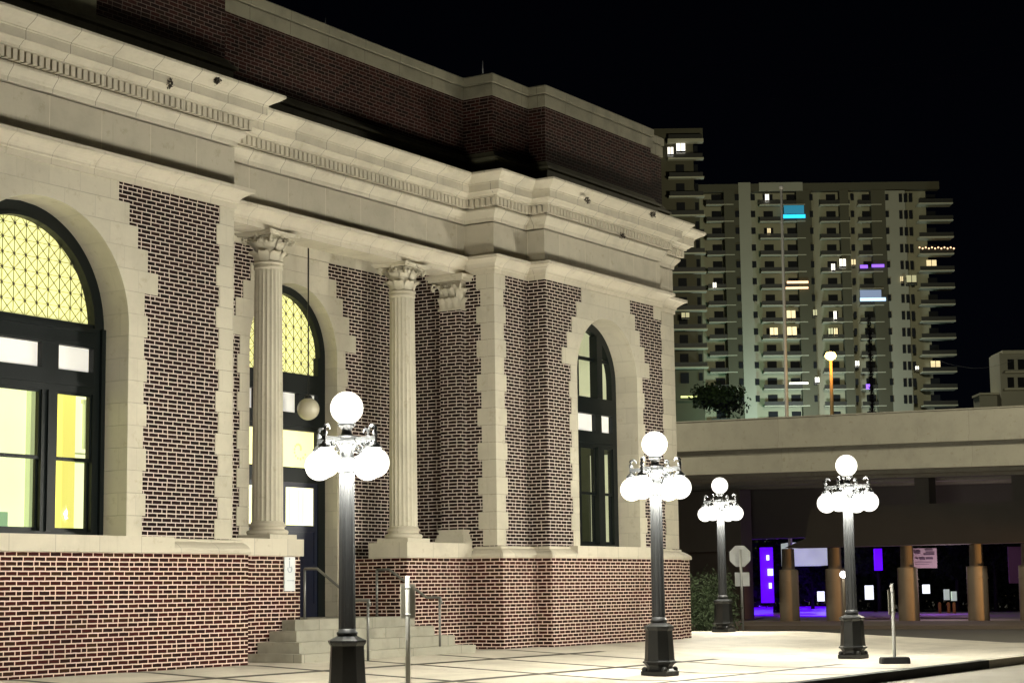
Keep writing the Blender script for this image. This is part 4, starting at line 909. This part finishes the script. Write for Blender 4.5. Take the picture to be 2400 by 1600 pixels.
# lit windows and coloured balcony lights
tl = {'w': emit('tower_lit_white', (1, .95, .82), 1.6), 'y': emit('tower_lit_warm', (1, .80, .45), .8), 'd': emit('tower_lit_dim', (.8, .75, .45), .30), 'b': emit('tower_cyan_led', (.02, .55, 1), 1.5),
      'p': emit('tower_purple_led', (.30, .12, 1), 1.3), 'i': emit('tower_blue_led', (.45, .65, 1), 1.7), 'o': emit('tower_orange_led', (1, .62, .35), 1.8), 'c': emit('tower_cyan_glow', (.02, .25, .42), .5), 'k': emit('tower_blue_glow', (.25, .32, .5), .5)}
for nm, kx, (a, b_, c_, d_) in [('lit_window', 'w', (765, 410, 788, 458)), ('lit_window', 'w', (192, 182, 244, 240)), ('lit_window', 'w', (140, 205, 174, 258)), ('balcony_glow', 'c', (880, 478, 1002, 530)), ('string_lights', 'b', (872, 534, 1010, 556)),
   ('lit_window', 'y', (778, 618, 798, 655)), ('lit_window', 'w', (1170, 835, 1192, 885)), ('lit_window', 'w', (1220, 805, 1258, 862)), ('lit_window', 'y', (1292, 808, 1318, 850)), ('string_lights', 'p', (1345, 842, 1392, 862)), ('string_lights', 'p', (1416, 838, 1492, 856)),
   ('lit_window', 'y', (1752, 812, 1812, 858)), ('string_lights', 'o', (897, 940, 1028, 954)), ('string_lights', 'o', (890, 976, 1028, 988)), ('lit_window', 'w', (445, 950, 466, 990)), ('lit_window', 'y', (1592, 912, 1608, 950)), ('lit_window', 'd', (1630, 905, 1690, 960)),
   ('balcony_glow', 'k', (1345, 995, 1475, 1040)), ('string_lights', 'i', (1345, 1042, 1502, 1062)), ('lit_window', 'y', (897, 1120, 950, 1180)), ('lit_window', 'w', (1184, 1124, 1202, 1186)), ('lit_window', 'd', (1058, 1115, 1082, 1160)), ('lit_window', 'y', (795, 1225, 842, 1282)), ('lit_window', 'y', (900, 1220, 958, 1285)),
   ('lit_window', 'y', (1186, 1228, 1208, 1276)), ('lit_window', 'd', (1152, 1228, 1180, 1276)), ('lit_window', 'd', (222, 1185, 268, 1222)), ('lit_window', 'w', (1316, 1428, 1340, 1466)), ('lit_window', 'w', (1684, 1460, 1704, 1485)), ('lit_window', 'y', (1778, 1428, 1836, 1478)), ('lit_window', 'w', (1070, 1528, 1096, 1568)), ('string_lights', 'w', (912, 1558, 1028, 1570)), ('string_lights', 'p', (1382, 1570, 1405, 1600))]:
    mb = MB(); dd = -11.2 if a < 300 and b_ < 1300 else -.62; tbox(mb, zx(a), zy(b_), zx(c_), zy(d_), dd, dd+.08); lo = mb.build(nm, tl[kx], tw)
    if nm == 'lit_window' and c_-a > 15:
        mb = MB(); cc = (a+c_)/2; tbox(mb, zx(cc-1.6), zy(b_), zx(cc+1.6), zy(d_), dd-.06, dd-.01); tbox(mb, zx(a), zy(d_-(d_-b_)*.22), zx(c_), zy(d_), dd-.05, dd-.02); mb.build('mullion', M['t_win'], lo)
mb = MB()
for k in range(12): q = tpt(zx(1700+k*19), zy(742+(6 if k % 2 else 0)), -1.7); mb.sphere(tuple(q), .17, 6, 4)
mb.build('string_lights', tl['o'], tw)
# neon roof line at the foot of the wing
mb = MB(); tbox(mb, zx(215), 943, zx(385), 947, -12, -11.9); tbox(mb, zx(378), 947, zx(390), 960, -12, -11.9); mb.build('neon_line', emit('neon_line', (.85, .9, .3), 1.5), tw)
# ---- mast, cypress, street light on the overpass, low building at right
q0 = tpt(1842, 970, -250); q1 = tpt(1830, 440, -250)
mb = MB(); s_ = (D-250)/D; A_ = tpt(1842, 1010)*s_; B_ = tpt(1831, 440)*s_; mb.tube([(A_.x, A_.y, -1.5), (A_.x*.5+B_.x*.5, A_.y*.5+B_.y*.5, (B_.z-1.5)/2), (B_.x, B_.y, B_.z)], [.11, .09, .06], 8); mb.sphere(tuple(B_), .12, 8, 6)
thing_mesh('flagpole', mb, M['white_post'], (A_.x, A_.y, -1.5), 'tall thin pale pole standing in front of the apartment tower', 'pole')
A_ = tpt(2045, 970)*(120/D); B_ = tpt(2045, 735)*(120/D); tree_r = empty('cypress_tree', (A_.x, A_.y, -1.6), 'slim dark columnar tree against the apartment tower', 'tree')
mb = MB(); mb.tube([(A_.x, A_.y, -1.6), (A_.x, A_.y, B_.z-1)], [.15, .03], 6); mb.build('trunk', M['bark'], tree_r)
mb = MB()
for k in range(12): foliage(mb, (A_.x, A_.y, A_.z+(B_.z-A_.z)*(k/12)), .17, .17, .5, 160, .06, 70+k)
mb.build('crown', M['t_rail'], tree_r)
sl = local_at(1950, 975, 86); tp = local_at(1947, 842, 86)
so = empty('highway_light', (sl.x, sl.y, sl.z-.6), 'glowing orange highway light on a post above the overpass parapet', 'street light')
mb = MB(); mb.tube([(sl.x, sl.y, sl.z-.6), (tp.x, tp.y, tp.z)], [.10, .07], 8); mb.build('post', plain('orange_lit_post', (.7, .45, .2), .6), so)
mb = MB(); mb.lathe([(.05, -.2), (.2, -.12), (.27, 0), (.2, .16), (.05, .2)], tp.x, tp.y, 16, tp.z+.15); mb.build('lamp_head', emit('sodium_lamp', (1, .55, .12), 14), so)
add_light('sodium_light', (tp.x-.5, tp.y-.3, tp.z-.3), 60, (1, .5, .12), .2)
lbx = local_at(2370, 900, 230); lb_ = empty('low_building', (lbx.x, lbx.y, -1.6), 'lower pale building with balconies at the right edge beyond the overpass', 'building')
s_ = 230/D
def sbox(mb, a, b_, c_, d_, t0, t1):
    A_ = tpt(a, d_)*s_; B_ = tpt(c_, d_)*s_; z0, z1 = tpt(a, d_).z*s_, tpt(a, b_).z*s_; p_ = [A_+hx*t0, B_+hx*t0, B_+hx*t1, A_+hx*t1]
    mb.add([(q.x, q.y, z0) for q in p_]+[(q.x, q.y, z1) for q in p_], [(0, 3, 2, 1), (4, 5, 6, 7), (0, 1, 5, 4), (1, 2, 6, 5), (2, 3, 7, 6), (3, 0, 4, 7)])
mb = MB(); sbox(mb, 2352, 826, 2460, 1040, 0, 5); mb.build('wall', M['t_light'], lb_)
mb = MB(); sbox(mb, 2348, 822, 2465, 830, -.4, 5.3); mb.build('roof', M['t_slab'], lb_)
for yy in (872, 912): mb = MB(); sbox(mb, 2350, yy, 2460, yy+4, -1.2, -.01); mb.build('balcony', M['t_slab'], lb_)
for (a, b_) in ((2362, 842), (2362, 884), (2386, 842), (2386, 884)): mb = MB(); sbox(mb, a, b_, a+15, b_+24, -.1, -.02); mb.build('window', M['t_win'], lb_)
mb = MB(); sbox(mb, 2310, 922, 2356, 1040, 2, 5); mb.build('side_wing', M['t_light'], lb_); mb = MB(); sbox(mb, 2302, 918, 2360, 923, 1, 5.2); mb.build('side_roof', M['t_slab'], lb_)
# ---- thin wires across the sky
for i, ((ax, ay), (bx, by)) in enumerate((((1100, 205), (2440, 20)), ((1500, 185), (2440, 95)), ((1560, 235), (2440, 140)), ((2200, 845), (2440, 815)))):
    A_ = tpt(ax, ay)*(200/D); B_ = tpt(bx, by)*(150/D); mb = MB(); pts = []
    for k in range(13): t = k/12; q = A_.lerp(B_, t); pts.append((q.x, q.y, q.z-1.2*math.sin(math.pi*t)))
    mb.tube(pts, .009, 4); thing_mesh('overhead_wire', mb, M['rubber'], pts[0], ['highest thin wire crossing the night sky', 'second thin wire across the night sky below the highest', 'third thin wire across the night sky', 'thin low wire at the right above the low building'][i], 'wire', 'overhead wires')

# ================================================================ off-frame roadside and flood lights added for the overpass, road and tower
def cobra(loc, label, tipd, energy, col, grp='added cobra head street lights'):  # lit posts added to brighten the overpass and the road
    x, y, z = loc; r = empty('added_roadside_light', loc, label, 'street light', grp)
    mb = MB(); mb.tube([(x, y, z), (x, y, z+11.0), (x+tipd[0]*.6, y+tipd[1]*.6, z+11.8), (x+tipd[0]*1.8, y+tipd[1]*1.8, z+12.0)], [.10, .07, .05, .04], 8); mb.build('post', M['galv'], r)
    mb = MB(); tx, ty = x+tipd[0]*2.0, y+tipd[1]*2.0; mb.lathe([(.06, 0), (.16, .04), (.10, .14), (.02, .17)], tx, ty, 12, z+11.95); mb.build('lamp_head', M['galv'], r)
    add_light('added_roadside_lamp', (tx, ty, z+11.75), energy, col, .25)
cobra((54.0, 13.2, -1.53), 'added roadside light on a tall post, out of frame at the right', (0, 1), 4600, (1, .92, .70))
cobra((57.0, 44.0, -1.53), 'added roadside light on a tall post, hidden behind the station', (.6, -.8), 4200, (1, .92, .70))
sp_ = add_light('underpass_sodium', (72.0, 9.0, -.1), 11000, (1, .50, .15), .25, 'SPOT'); sp_.data.spot_size = math.radians(25); sp_.data.spot_blend = .5; sp_.rotation_euler = Vector((.06, 1, -.03)).to_track_quat('-Z', 'Y').to_euler()
add_light('notice_board_fill', (75.2, 26.8, .5), 90, (1, .78, .88), .2)  # fill light added to brighten the notice board
add_light('underpass_violet', (88.5, 41.0, 1.5), 500, (.25, .02, 1), .3)
add_light('underpass_violet', (84.0, 30.5, .2), 130, (.45, .10, 1), .3)
c_ = tpt(1900, 1150); L_ = c_-hx*75
add_light('added_floodlight', (L_.x, L_.y, 50), 58000, (1, .94, .68), 2.0)  # unseen lights added here to brighten the tower, low building and tree
L_ = tpt(1760, 1150)-hx*16; add_light('added_floodlight', (L_.x, L_.y, 26), 5500, (.45, 1, .80), 1.5)
L_ = tpt(1880, 1150)-hx*14; add_light('added_floodlight', (L_.x, L_.y, 27), 12000, (.85, .96, 1), 1.5)
L_ = local_at(2380, 900, 205); add_light('added_floodlight', (L_.x, L_.y, 22), 4500, (1, .95, .7), 1.0)
L_ = local_at(1690, 960, 124); add_light('added_floodlight', (L_.x, L_.y, L_.z+2), 160, (.75, 1, .5), .5)
